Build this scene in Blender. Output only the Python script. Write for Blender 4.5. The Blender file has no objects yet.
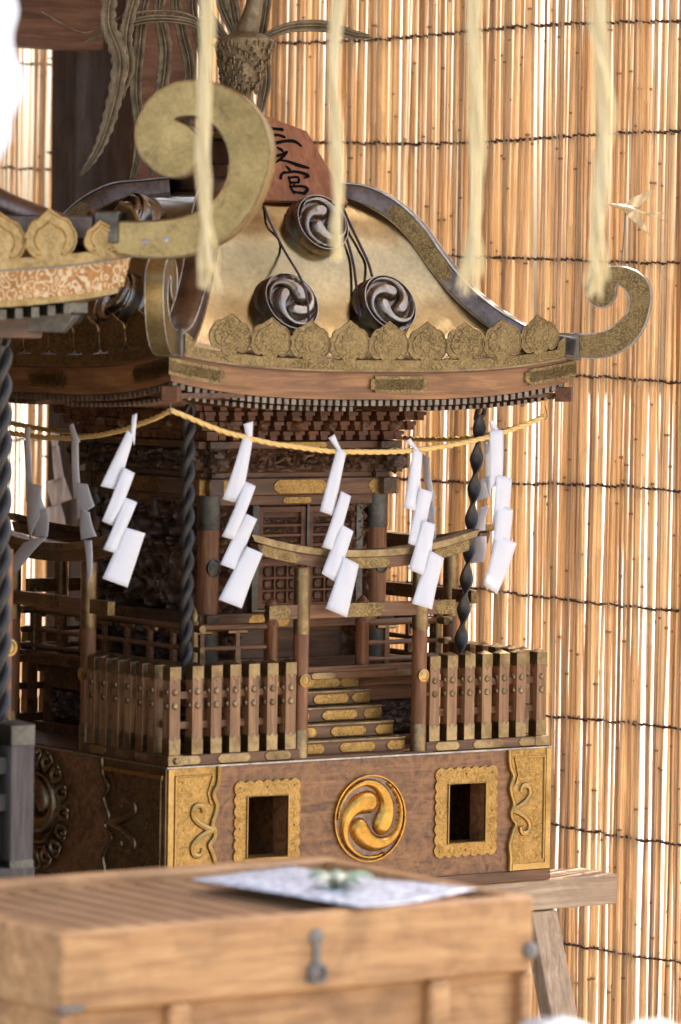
import bpy, math, random
from math import sin, cos, pi, radians, sqrt, atan2
from mathutils import Vector, Matrix, noise
random.seed(7)
S = bpy.context.scene
COL = S.collection
# ------------------------------------------------------------------ camera
# world units: metres, z = 0 is the top of the shrine's base block
CP = Vector((-4.9806, -7.348, .8585)); YAW = .6191; PIT = .0459; FPX = 4453.7; ROLL = .0154
fw = Vector((sin(YAW)*cos(PIT), cos(YAW)*cos(PIT), -sin(PIT)))
rr = Vector((cos(YAW), -sin(YAW), 0)); uu = rr.cross(fw)
RT = rr*cos(ROLL)+uu*sin(ROLL); UP = uu*cos(ROLL)-rr*sin(ROLL)
cam = bpy.data.cameras.new('camera'); co = bpy.data.objects.new('camera', cam); COL.objects.link(co)
co.matrix_world = Matrix(((RT.x, UP.x, -fw.x, CP.x), (RT.y, UP.y, -fw.y, CP.y), (RT.z, UP.z, -fw.z, CP.z), (0, 0, 0, 1)))
cam.sensor_fit = 'VERTICAL'; cam.sensor_height = 36; cam.sensor_width = 24; cam.lens = FPX*36/1024
cam.clip_start = .1; cam.clip_end = 500
cam.dof.use_dof = True; cam.dof.focus_distance = 8.95; cam.dof.aperture_fstop = 4.2; cam.dof.aperture_blades = 9
S.camera = co
def at(px, py, ax, v):
    d = fw+RT*((px-340.5)/FPX)-UP*((py-512)/FPX)
    if ax == 'd': return CP+d*v
    i = 'xyz'.index(ax); return CP+d*((v-CP[i])/d[i])
# ------------------------------------------------------------------ light
SUN_EL = 60; SUN_AZ = 72      # azimuth clockwise from +Y
w = bpy.data.worlds.new('World'); S.world = w; w.use_nodes = True
nt = w.node_tree; bg = nt.nodes['Background']; sk = nt.nodes.new('ShaderNodeTexSky')
sk.sky_type = 'NISHITA'; sk.sun_disc = False; sk.sun_elevation = radians(SUN_EL); sk.sun_rotation = radians(SUN_AZ)
sk.dust_density = 5; sk.air_density = 1; sk.ozone_density = 0
nt.links.new(sk.outputs[0], bg.inputs[0]); bg.inputs[1].default_value = .15
sl = bpy.data.lights.new('sun', 'SUN'); sl.energy = 4.5; sl.angle = radians(.5); sl.color = (1, .93, .82)
so = bpy.data.objects.new('sun', sl); COL.objects.link(so)
sd = Vector((sin(radians(SUN_AZ))*cos(radians(SUN_EL)), cos(radians(SUN_AZ))*cos(radians(SUN_EL)), sin(radians(SUN_EL))))
so.rotation_euler = sd.to_track_quat('Z', 'Y').to_euler(); so.location = (3, 1, 6)
S.view_settings.view_transform = 'Standard'; S.view_settings.look = 'None'; S.view_settings.gamma = 1
S.view_settings.exposure = 2.12
S.render.engine = 'CYCLES'
S.cycles.max_bounces = 8; S.cycles.diffuse_bounces = 5; S.cycles.transmission_bounces = 4; S.cycles.glossy_bounces = 4
S.cycles.sample_clamp_indirect = 6
# ------------------------------------------------------------------ materials
def newmat(name):
    m = bpy.data.materials.new(name); m.use_nodes = True
    return m, m.node_tree, m.node_tree.nodes['Principled BSDF']
def rgb(c): return (c[0], c[1], c[2], 1)
def ramp(nt, fac, stops):
    r = nt.nodes.new('ShaderNodeValToRGB'); e = r.color_ramp.elements
    while len(e) < len(stops): e.new(.5)
    for k, (p, c) in enumerate(stops): e[k].position = p; e[k].color = rgb(c) if len(c) == 3 else c
    nt.links.new(fac, r.inputs[0]); return r.outputs[0]
def tc(nt, scale=(1, 1, 1), rot=(0, 0, 0)):
    t = nt.nodes.new('ShaderNodeTexCoord'); mp = nt.nodes.new('ShaderNodeMapping')
    mp.inputs['Scale'].default_value = scale; mp.inputs['Rotation'].default_value = rot
    nt.links.new(t.outputs['Object'], mp.inputs[0]); return mp.outputs[0]
def noi(nt, vec, scale, detail=4, rough=.55, dist=0):
    n = nt.nodes.new('ShaderNodeTexNoise'); n.inputs['Scale'].default_value = scale
    n.inputs['Detail'].default_value = detail; n.inputs['Roughness'].default_value = rough; n.inputs['Distortion'].default_value = dist
    nt.links.new(vec, n.inputs['Vector']); return n.outputs['Fac']
def bump(nt, b, h, strength, dist, normal=None):
    n = nt.nodes.new('ShaderNodeBump'); n.inputs['Strength'].default_value = strength; n.inputs['Distance'].default_value = dist
    nt.links.new(h, n.inputs['Height'])
    if normal: nt.links.new(normal, n.inputs['Normal'])
    nt.links.new(n.outputs[0], b.inputs['Normal']); return n.outputs[0]
def mixc(nt, fac, a, b, mode='MIX'):
    n = nt.nodes.new('ShaderNodeMix'); n.data_type = 'RGBA'; n.blend_type = mode
    if isinstance(fac, (int, float)): n.inputs[0].default_value = fac
    else: nt.links.new(fac, n.inputs[0])
    for s, k in ((a, 6), (b, 7)):
        if isinstance(s, (tuple, list)): n.inputs[k].default_value = rgb(s)
        else: nt.links.new(s, n.inputs[k])
    return n.outputs[2]
def metal(name, c1, c2, rough=.35, scale=18, engrave=0, escale=90, ecol=None, b=.25, met=1.0, dark=(.06, .045, .03), wear=.35, smooth=False):
    """aged metal: two tones in patches, dark tarnish, fine scratches, optional engraved foliage"""
    m, nt, p = newmat(name); v = tc(nt)
    c1, c2 = [k*MET for k in c1], [k*MET for k in c2]; ecol = [k*MET for k in ecol] if ecol else None
    n1 = noi(nt, v, scale, 6, .6)
    c = ramp(nt, n1, [(.34, [k*.8 for k in c1]), (.66, c2)])
    n2 = noi(nt, v, scale*3.1, 6, .7, .4)
    t = ramp(nt, n2, [(.62-wear*.3, (0, 0, 0)), (.9, (1, 1, 1))])
    c = mixc(nt, t, c, dark)
    n5 = noi(nt, v, 130, 4, .7)
    c = mixc(nt, .55, c, ramp(nt, n5, [(.3, (.62, .60, .58)), (.7, (1.25, 1.25, 1.25))]), 'MULTIPLY')
    fine = noi(nt, v, 420, 3, .6)
    h = fine
    if engrave:
        d = nt.nodes.new('ShaderNodeTexNoise'); d.inputs['Scale'].default_value = escale*.45; nt.links.new(v, d.inputs['Vector'])
        add = nt.nodes.new('ShaderNodeVectorMath'); add.operation = 'MULTIPLY_ADD'
        nt.links.new(d.outputs['Color'], add.inputs[0]); add.inputs[1].default_value = (2.2/escale,)*3; nt.links.new(v, add.inputs[2])
        vo = nt.nodes.new('ShaderNodeTexVoronoi'); vo.inputs['Scale'].default_value = escale; nt.links.new(add.outputs[0], vo.inputs['Vector'])
        s = nt.nodes.new('ShaderNodeMath'); s.operation = 'SINE'
        ml = nt.nodes.new('ShaderNodeMath'); ml.operation = 'MULTIPLY'; ml.inputs[1].default_value = 17
        nt.links.new(vo.outputs['Distance'], ml.inputs[0]); nt.links.new(ml.outputs[0], s.inputs[0])
        e = ramp(nt, s.outputs[0], [(.25, (0, 0, 0)), (.6, (1, 1, 1))])
        c = mixc(nt, mulf(nt, e, engrave), c, ecol or c2)
        bump(nt, p, e, .5*engrave, .0018)
    else:
        n3 = noi(nt, v, scale*1.3, 3, .5)
        n4 = noi(nt, v, 75, 4, .65, .5)
        h1_ = bump(nt, p, mixc(nt, .004 if smooth else .3, n3, fine), b, .02 if smooth else .004)
        if not smooth: bump(nt, p, n4, b*1.1, .0016, h1_)
    nt.links.new(c, p.inputs['Base Color'])
    r = nt.nodes.new('ShaderNodeMapRange'); r.inputs[3].default_value = rough*.75; r.inputs[4].default_value = min(1, rough*1.45)
    nt.links.new(n2, r.inputs[0]); nt.links.new(r.outputs[0], p.inputs['Roughness'])
    p.inputs['Metallic'].default_value = met
    return m
def mulf(nt, a, k):
    n = nt.nodes.new('ShaderNodeMath'); n.operation = 'MULTIPLY'; nt.links.new(a, n.inputs[0]); n.inputs[1].default_value = k
    return n.outputs[0]
def wood(name, c1, c2, c3, rough=.5, scale=(6, 6, 6), axis=0, burl=0, coat=0, b=.3, spots=.3, warm=True):
    """wood with grain along an axis, blotches and wear"""
    m, nt, p = newmat(name)
    sc = [26, 26, 26]; sc[axis] = 2.2
    v = tc(nt, tuple(sc)); v0 = tc(nt)
    if warm: c1, c2, c3 = [[k[0]*1.22, k[1]*1.20, k[2]*1.0] for k in (c1, c2, c3)]
    g = noi(nt, v, 2.2, 7, .62, 1.2)
    c = ramp(nt, g, [(.30, c1), (.52, c2), (.74, c3)])
    blot = noi(nt, v0, 9, 5, .65, .6)
    c = mixc(nt, ramp(nt, blot, [(.45, (0, 0, 0)), (.8, (spots,)*3)]), c, [k*.35 for k in c1])
    if burl:
        bb = noi(nt, v0, 22, 6, .7, 2.5)
        c = mixc(nt, mulf(nt, ramp(nt, bb, [(.35, (0, 0, 0)), (.62, (1, 1, 1))]), burl), c, c3)
        b2 = noi(nt, v0, 60, 5, .7, 1.5)
        c = mixc(nt, mulf(nt, ramp(nt, b2, [(.5, (0, 0, 0)), (.75, (1, 1, 1))]), burl*.7), c, c1)
    nt.links.new(c, p.inputs['Base Color'])
    rg = nt.nodes.new('ShaderNodeMapRange'); rg.inputs[3].default_value = rough*.7; rg.inputs[4].default_value = min(1, rough*1.4)
    nt.links.new(blot, rg.inputs[0]); nt.links.new(rg.outputs[0], p.inputs['Roughness'])
    p.inputs['Specular IOR Level'].default_value = .35
    p.inputs['Coat Weight'].default_value = coat*.4; p.inputs['Coat Roughness'].default_value = .25
    bump(nt, p, g, b, .0025)
    return m
def plain(name, c, rough=.6, met=0, b=0, bs=60, c2=None):
    m, nt, p = newmat(name)
    v = tc(nt); n = noi(nt, v, bs, 5, .6)
    nt.links.new(ramp(nt, n, [(.3, c), (.75, c2 or [min(1, k*1.25) for k in c])]), p.inputs['Base Color'])
    p.inputs['Roughness'].default_value = rough; p.inputs['Metallic'].default_value = met
    if b: bump(nt, p, n, b, .003)
    return m
def translucent(m, amount, col):
    nt = m.node_tree; p = nt.nodes['Principled BSDF']; o = nt.nodes['Material Output']
    t = nt.nodes.new('ShaderNodeBsdfTranslucent'); mx = nt.nodes.new('ShaderNodeMixShader'); mx.inputs[0].default_value = amount
    if isinstance(col, (tuple, list)): t.inputs[0].default_value = rgb(col)
    else: nt.links.new(col, t.inputs[0])
    nt.links.new(p.outputs[0], mx.inputs[1]); nt.links.new(t.outputs[0], mx.inputs[2]); nt.links.new(mx.outputs[0], o.inputs[0])
    return m
M = {}
MET = .66
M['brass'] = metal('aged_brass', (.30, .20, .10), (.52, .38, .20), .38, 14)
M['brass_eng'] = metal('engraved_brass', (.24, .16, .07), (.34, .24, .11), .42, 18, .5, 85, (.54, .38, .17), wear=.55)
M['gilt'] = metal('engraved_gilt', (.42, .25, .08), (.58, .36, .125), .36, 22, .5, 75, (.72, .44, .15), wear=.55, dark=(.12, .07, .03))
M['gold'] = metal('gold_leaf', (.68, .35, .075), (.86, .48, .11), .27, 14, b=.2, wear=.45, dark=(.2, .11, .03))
M['gold_line'] = metal('gilt_edge', (.58, .36, .12), (.74, .48, .18), .34, 12, b=.1, wear=.1)
M['olive'] = metal('olive_brass', (.46, .345, .15), (.62, .475, .215), .42, 10, b=.12, wear=.25)
M['bronze'] = metal('dark_bronze', (.22, .155, .125), (.38, .28, .23), .36, 12, b=.12)
M['silver'] = metal('bare_edge_metal', (.50, .47, .44), (.72, .69, .66), .36, 20, b=.1)
M['boss'] = metal('burnished_boss', (.34, .28, .22), (.50, .43, .35), .27, 8, b=.08, wear=.15)
M['sheet'] = metal('gilded_roof_sheet', (.29, .215, .10), (.44, .335, .175), .18, 4.5, b=.12, smooth=True, wear=.1, dark=(.4, .3, .18))
M['steelgrey'] = metal('grey_patina', (.16, .145, .12), (.28, .26, .22), .48, 15, b=.15)
M['capmetal'] = metal('pale_cap_metal', (.26, .22, .18), (.40, .35, .29), .5, 20, b=.1)
M['oldgilt'] = metal('brown_gilt', (.42, .28, .12), (.56, .40, .18), .42, 22, .3, 40, (.66, .52, .28), wear=.15, dark=(.25, .15, .06))
M['arabesque'] = metal('inlaid_arabesque', (.40, .21, .09), (.48, .27, .12), .45, 22, .8, 55, (.72, .62, .44), wear=.1, dark=(.25, .15, .06))
M['phoenix'] = metal('weathered_phoenix_metal', (.26, .185, .10), (.44, .33, .19), .5, 40, b=.3, met=.5)
M['lacquer'] = wood('burl_wood', (.028, .011, .005), (.105, .042, .018), (.27, .125, .052), .34, axis=0, burl=.65, coat=.35, b=.12)
M['keyaki'] = wood('brown_wood', (.045, .018, .009), (.115, .050, .023), (.21, .10, .048), .42, axis=0, coat=.25, b=.18)
M['keyaki_z'] = wood('brown_wood_upright', (.055, .020, .009), (.15, .058, .024), (.26, .115, .048), .38, axis=2, coat=.3, b=.18)
M['redwood'] = wood('reddish_wood', (.045, .017, .008), (.105, .040, .018), (.18, .075, .034), .5, axis=0, b=.2)
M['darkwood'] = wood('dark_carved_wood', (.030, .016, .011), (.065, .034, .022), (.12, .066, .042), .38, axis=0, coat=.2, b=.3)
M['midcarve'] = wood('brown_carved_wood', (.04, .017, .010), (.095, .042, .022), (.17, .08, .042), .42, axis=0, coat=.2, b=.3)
M['greywood'] = wood('grey_weathered_wood', (.055, .043, .036), (.095, .076, .066), (.15, .125, .11), .75, axis=2, b=.5, warm=False)
M['beamwood'] = wood('brown_plain_beam', (.09, .045, .03), (.16, .085, .055), (.24, .14, .10), .65, axis=0, b=.4, warm=False)
M['palewood'] = wood('worn_pale_wood', (.26, .17, .10), (.42, .29, .18), (.56, .42, .29), .6, axis=0, b=.5, spots=.5, warm=False)
M['palewood_z'] = wood('worn_pale_wood_upright', (.26, .17, .10), (.42, .29, .18), (.56, .42, .29), .6, axis=2, b=.5, spots=.5, warm=False)
M['chest'] = wood('plain_chest_wood', (.27, .125, .048), (.46, .245, .10), (.60, .355, .155), .5, axis=0, b=.3, spots=.7, warm=False)
M['chest_slat'] = wood('darker_slat_wood', (.20, .10, .05), (.28, .15, .08), (.36, .21, .12), .55, axis=1, b=.3)
M['plaque'] = wood('red_cedar', (.16, .055, .022), (.24, .090, .038), (.31, .13, .06), .7, axis=2, b=.15, spots=.1, warm=False)
M['copperwood'] = wood('copper_brown_wood', (.09, .038, .016), (.19, .085, .036), (.30, .15, .068), .42, axis=0, coat=.4, b=.2)
M['birdtan'] = plain('tan_metal_leaf', (.42, .30, .15), .45, .3, .2, 60, (.60, .46, .25))
M['picketwood'] = wood('worn_bronze_brown_wood', (.085, .036, .016), (.19, .09, .041), (.32, .175, .088), .34, axis=2, coat=.6, b=.2)
M['ink'] = plain('black_ink', (.006, .005, .005), 1)
M['ink'].node_tree.nodes['Principled BSDF'].inputs['Specular IOR Level'].default_value = .05
M['iron'] = plain('dark_iron', (.16, .14, .12), .55, .4, .3, 90)
M['blackcord'] = plain('black_twisted_cord', (.022, .018, .015), .42, 0, .3, 200)
M['darkcord'] = plain('dark_thin_cord', (.035, .02, .03), .7)
M['tie'] = plain('dark_palm_cord', (.05, .022, .015), .85, 0, .4, 300)
M['straw'] = translucent(plain('pale_straw', (.78, .66, .38), .7, 0, .3, 120, (.88, .80, .54)), .4, (.9, .8, .5))
M['rope'] = plain('golden_straw_rope', (.62, .38, .10), .7, 0, .4, 300, (.80, .56, .22))
M['cloth'] = plain('white_cloth', (.20, .20, .20), .8)
M['leafgreen'] = plain('green_leaf', (.22, .30, .17), .6, 0, .2, 80, (.40, .46, .30))
M['leaftan'] = plain('dry_leaf', (.55, .50, .36), .7)
M['stone'] = plain('pale_gravel', (.22, .20, .165), .95, 0, .5, 40, (.34, .30, .26))
m, nt, p = newmat('white_paper'); p.inputs['Base Color'].default_value = (.80, .80, .82, 1); p.inputs['Roughness'].default_value = .75
M['paper'] = translucent(m, .38, (.85, .85, .88))
# printed sheet: blue-grey map-like lines on white
m, nt, p = newmat('printed_sheet'); v = tc(nt, (1, 1, 1))
n1 = noi(nt, v, 22, 3, .6, 2.5)
c = ramp(nt, n1, [(.42, (.76, .77, .80)), (.49, (.10, .10, .12)), (.56, (.74, .75, .80))])
nt.links.new(c, p.inputs['Base Color']); p.inputs['Roughness'].default_value = .35
M['printed'] = m
# reeds
m, nt, p = newmat('dry_reed')
g = nt.nodes.new('ShaderNodeNewGeometry')
c = ramp(nt, g.outputs['Random Per Island'], [(0, (.30, .17, .085)), (.15, (.54, .35, .20)), (.45, (.70, .52, .32)), (.75, (.80, .65, .44)), (1, (.90, .80, .60))])
v = tc(nt, (40, 40, 1.6)); n = noi(nt, v, 3, 6, .65, .8)
c = mixc(nt, ramp(nt, n, [(.42, (0, 0, 0)), (.8, (.75, .75, .75))]), c, (.22, .10, .045))
v2 = tc(nt, (30, 30, 7)); n2 = noi(nt, v2, 3, 4, .65, .2)
c = mixc(nt, ramp(nt, n2, [(.68, (0, 0, 0)), (.76, (.7, .7, .7))]), c, (.10, .05, .025))
nt.links.new(c, p.inputs['Base Color']); p.inputs['Roughness'].default_value = .42
M['reed'] = translucent(m, .5, mixc(nt, .45, c, (1, .82, .56)))
M['reednode'] = plain('reed_joint', (.26, .14, .065), .6)
# ------------------------------------------------------------------ mesh builder
class MB:
    def __init__(s): s.v = []; s.f = []; s.m = []; s.M = Matrix.Identity(4)
    def add(s, vs, fs, m=0):
        o = len(s.v); s.v += [tuple(s.M @ Vector(q)) for q in vs]
        s.f += [tuple(i+o for i in f) for f in fs]; s.m += [m]*len(fs); return s
    def box(s, x0, x1, y0, y1, z0, z1, m=0):
        return s.add([(x0, y0, z0), (x1, y0, z0), (x1, y1, z0), (x0, y1, z0), (x0, y0, z1), (x1, y0, z1), (x1, y1, z1), (x0, y1, z1)],
                     [(0, 3, 2, 1), (4, 5, 6, 7), (0, 1, 5, 4), (1, 2, 6, 5), (2, 3, 7, 6), (3, 0, 4, 7)], m)
    def prism(s, poly, d0, d1, m=0, plane='xz'):
        """polygon extruded; plane xz: along y, xy: along z, yz: along x"""
        n = len(poly)
        def P(a, b, d): return (a, d, b) if plane == 'xz' else ((a, b, d) if plane == 'xy' else (d, a, b))
        vs = [P(a, b, d0) for a, b in poly]+[P(a, b, d1) for a, b in poly]
        fs = [tuple(range(n)), tuple(range(2*n-1, n-1, -1))]+[(i, i+n, (i+1) % n+n, (i+1) % n) for i in range(n)]
        return s.add(vs, fs, m)
    def tube(s, path, r, n=8, m=0, closed=False, cap=True, twist=0):
        path = [Vector(q) for q in path]; k = len(path); vs = []; fs = []
        rad = (lambda i: r[i]) if isinstance(r, (list, tuple)) else (lambda i: r)
        ref = None
        for i in range(k):
            t = (path[(i+1) % k]-path[i-1]) if closed else (path[min(i+1, k-1)]-path[max(i-1, 0)])
            if t.length < 1e-9: t = Vector((0, 0, 1))
            t.normalize()
            if ref is None: ref = Vector((0, 0, 1)) if abs(t.z) < .9 else Vector((1, 0, 0))
            a = ref-t*ref.dot(t)
            if a.length < 1e-6: a = t.orthogonal()
            a.normalize(); b = t.cross(a); ref = a
            for j in range(n):
                an = 2*pi*j/n+twist*i
                vs.append(path[i]+(a*cos(an)+b*sin(an))*rad(i))
        for i in range(k if closed else k-1):
            for j in range(n):
                i2 = (i+1) % k
                fs.append((i*n+j, i*n+(j+1) % n, i2*n+(j+1) % n, i2*n+j))
        if cap and not closed: fs += [tuple(range(n))[::-1], tuple(range((k-1)*n, k*n))]
        return s.add(vs, fs, m)
    def lathe(s, prof, n=20, c=(0, 0, 0), m=0, sx=1, sy=1, top=True):
        vs = []; fs = []
        for r, z in prof:
            for j in range(n): vs.append((c[0]+r*sx*cos(2*pi*j/n), c[1]+r*sy*sin(2*pi*j/n), c[2]+z))
        for i in range(len(prof)-1):
            for j in range(n): fs.append((i*n+j, i*n+(j+1) % n, (i+1)*n+(j+1) % n, (i+1)*n+j))
        if prof[0][0] > 1e-6: fs.append(tuple(range(n))[::-1])
        if top and prof[-1][0] > 1e-6: fs.append(tuple(range((len(prof)-1)*n, len(prof)*n)))
        return s.add(vs, fs, m)
    def grid(s, fn, nu, nv, m=0):
        vs = [fn(i/nu, j/nv) for j in range(nv+1) for i in range(nu+1)]
        fs = [(j*(nu+1)+i, j*(nu+1)+i+1, (j+1)*(nu+1)+i+1, (j+1)*(nu+1)+i) for j in range(nv) for i in range(nu)]
        return s.add(vs, fs, m)
    def build(s, name, mats, parent=None, bevel=0, angle=40, solid=0, off=None):
        me = bpy.data.meshes.new(name); me.from_pydata(s.v, [], s.f)
        if not isinstance(mats, (list, tuple)): mats = [mats]
        for k in mats: me.materials.append(M[k])
        me.polygons.foreach_set('material_index', s.m); me.polygons.foreach_set('use_smooth', [True]*len(s.f))
        me.update(); me.set_sharp_from_angle(angle=radians(angle))
        o = bpy.data.objects.new(name, me); COL.objects.link(o)
        if parent is not None:
            o.parent = parent
            if parent.type == 'EMPTY': o.location = -parent.location
        if solid:
            q = o.modifiers.new('solid', 'SOLIDIFY'); q.thickness = solid; q.offset = 0
        if bevel:
            q = o.modifiers.new('bevel', 'BEVEL'); q.width = bevel; q.segments = 2; q.limit_method = 'ANGLE'; q.angle_limit = radians(50)
            q.harden_normals = False
        return o
def smoothpath(pts, sub=5, closed=False):
    """Catmull-Rom"""
    P = [Vector(q) for q in pts]; n = len(P); out = []
    for i in range(n if closed else n-1):
        if closed: a, b, c, d = P[i-1], P[i], P[(i+1) % n], P[(i+2) % n]
        else: a, b, c, d = P[max(i-1, 0)], P[i], P[i+1], P[min(i+2, n-1)]
        for k in range(sub):
            t = k/sub
            out.append(.5*((2*b)+(c-a)*t+(2*a-5*b+4*c-d)*t*t+(3*b-a-3*c+d)*t**3))
    if not closed: out.append(P[-1])
    return out
def thing(name, label, cat, loc=(0, 0, 0), group=None):
    o = bpy.data.objects.new(name, None); COL.objects.link(o); o.location = loc; o.empty_display_size = .1
    return tag(o, label, cat, group)
def tag(o, label=None, cat=None, group=None, kind=None):
    for k, v in (('label', label), ('category', cat), ('group', group), ('kind', kind)):
        if v: o[k] = v
    return o
def copy_tree(o, parent=None, rz=None):
    c = o.copy(); COL.objects.link(c); c.parent = parent
    if rz is not None: c.rotation_euler.z = rz
    for ch in list(o.children): copy_tree(ch, c)
    return c
# ------------------------------------------------------------------ shared shapes
TK = [(0, .385, .262), (22, .425, .262), (50, .53, .215), (75, .66, .165), (100, .785, .115), (120, .855, .080), (160, .915, .046), (200.1, .94, .026)]
def tomoe_h(x, y, n=3, turn=0, mirror=1):
    """height (0..1) of three comma shapes swirling in a unit disc"""
    best = 0; y = y*mirror
    for k in range(n):
        a0 = 2*pi*k/n+turn
        for q in range(91):
            g = 200*q/90; kk = 0
            while g > TK[kk+1][0]: kk += 1
            f_ = (g-TK[kk][0])/(TK[kk+1][0]-TK[kk][0]); R = TK[kk][1]+(TK[kk+1][1]-TK[kk][1])*f_; rc = TK[kk][2]+(TK[kk+1][2]-TK[kk][2])*f_; a = a0+radians(g)
            dx = x-R*cos(a); dy = y-R*sin(a); d2 = (dx*dx+dy*dy)/(rc*rc)
            if d2 < 1:
                h = min(1, (1-d2)**.5*1.15)*(.50+.50*rc/.25)
                if h > best: best = h
    return best
def tomoe_disc(mb, R, h, rim, Mx, m_hi=0, m_lo=1, turn=0, depth=0, mirror=1, nr=34, na=96):
    """relief disc facing local +z with turned rim; depth = drum height behind it"""
    old = mb.M; mb.M = old @ Mx; vs = []; fs = []; ms = []
    for i in range(nr+1):
        r = i/nr
        for j in range(na):
            a = 2*pi*j/na; x = r*cos(a); y = r*sin(a)
            z = tomoe_h(x/.97, y/.97, 3, turn, mirror)*h
            if r > .955: z = max(z*.6, rim*.8)
            vs.append((x*R, y*R, z))
    for i in range(nr):
        for j in range(na):
            fs.append((i*na+j, i*na+(j+1) % na, (i+1)*na+(j+1) % na, (i+1)*na+j)); hi = max(vs[i*na+j][2], vs[(i+1)*na+j][2])
            ms.append(m_hi if hi > h*.05 or i >= nr-2 else m_lo)
    for f, q in zip(fs, ms): pass
    o = len(mb.v); mb.v += [tuple(mb.M @ Vector(q)) for q in vs]; mb.f += [tuple(k+o for k in f) for f in fs]; mb.m += ms
    if depth:
        prof = [(R*.995, rim*.8), (R*1.02, rim*.4), (R*1.04, -.004), (R*1.06, -depth*.35), (R*1.04, -depth*.72), (R*1.1, -depth*.8), (R*1.12, -depth)]
        mb.lathe(prof[::-1], na//2, m=m_hi, top=False)
    else:
        mb.lathe([(R, -.004), (R*1.004, rim*.4), (R, rim*.8)], na//2, m=m_hi, top=False)
    mb.M = old
def carve(u, v, seed, f=9):
    """swirling relief 0..1"""
    p = Vector((u*f+seed*3.7, v*f-seed, seed*1.3))
    q = Vector((noise.noise(p*.6), noise.noise(p*.6+Vector((5, 2, 8))), 0))*1.6
    n = noise.noise(p+q*1.2); n2 = noise.noise((p+q)*2.3)
    return max(0, min(1, 1.1*(1-abs(n)*2.4)+n2*.12))
def relief(mb, P0, U, V, N, amp, seed, f=9, nu=60, nv=30, m=0):
    P0, U, V, N = map(Vector, (P0, U, V, N)); L = max(U.length, V.length)
    def fn(a, b):
        e = min(1, min(a, 1-a)*nu/3, min(b, 1-b)*nv/3)
        return P0+U*a+V*b+N*amp*e*carve(a*U.length*10, b*V.length*10, seed, f)
    mb.grid(fn, nu, nv, m)
def tip_plate(mb, cx, cz, L, hgt, y0, y1, m, tips=(1, 1)):
    """gilt plate with pointed, notched ends, on a face in the xz plane"""
    h = hgt/2; a = L/2; k = h*.9
    right = [(cx+a-k, cz-h), (cx+a-k*.3, cz-h*.55), (cx+a, cz), (cx+a-k*.3, cz+h*.55), (cx+a-k, cz+h)] if tips[1] else [(cx+a, cz-h), (cx+a, cz+h)]
    left = [(cx-a+k, cz+h), (cx-a+k*.3, cz+h*.55), (cx-a, cz), (cx-a+k*.3, cz-h*.55), (cx-a+k, cz-h)] if tips[0] else [(cx-a, cz+h), (cx-a, cz-h)]
    mb.prism(right+left, y0, y1, m)
# ------------------------------------------------------------------ setting
mb = MB(); mb.grid(lambda a, b: (-60+120*a, -60+120*b, -.82), 4, 4)
tag(mb.build('ground', 'stone'), kind='structure')

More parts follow.
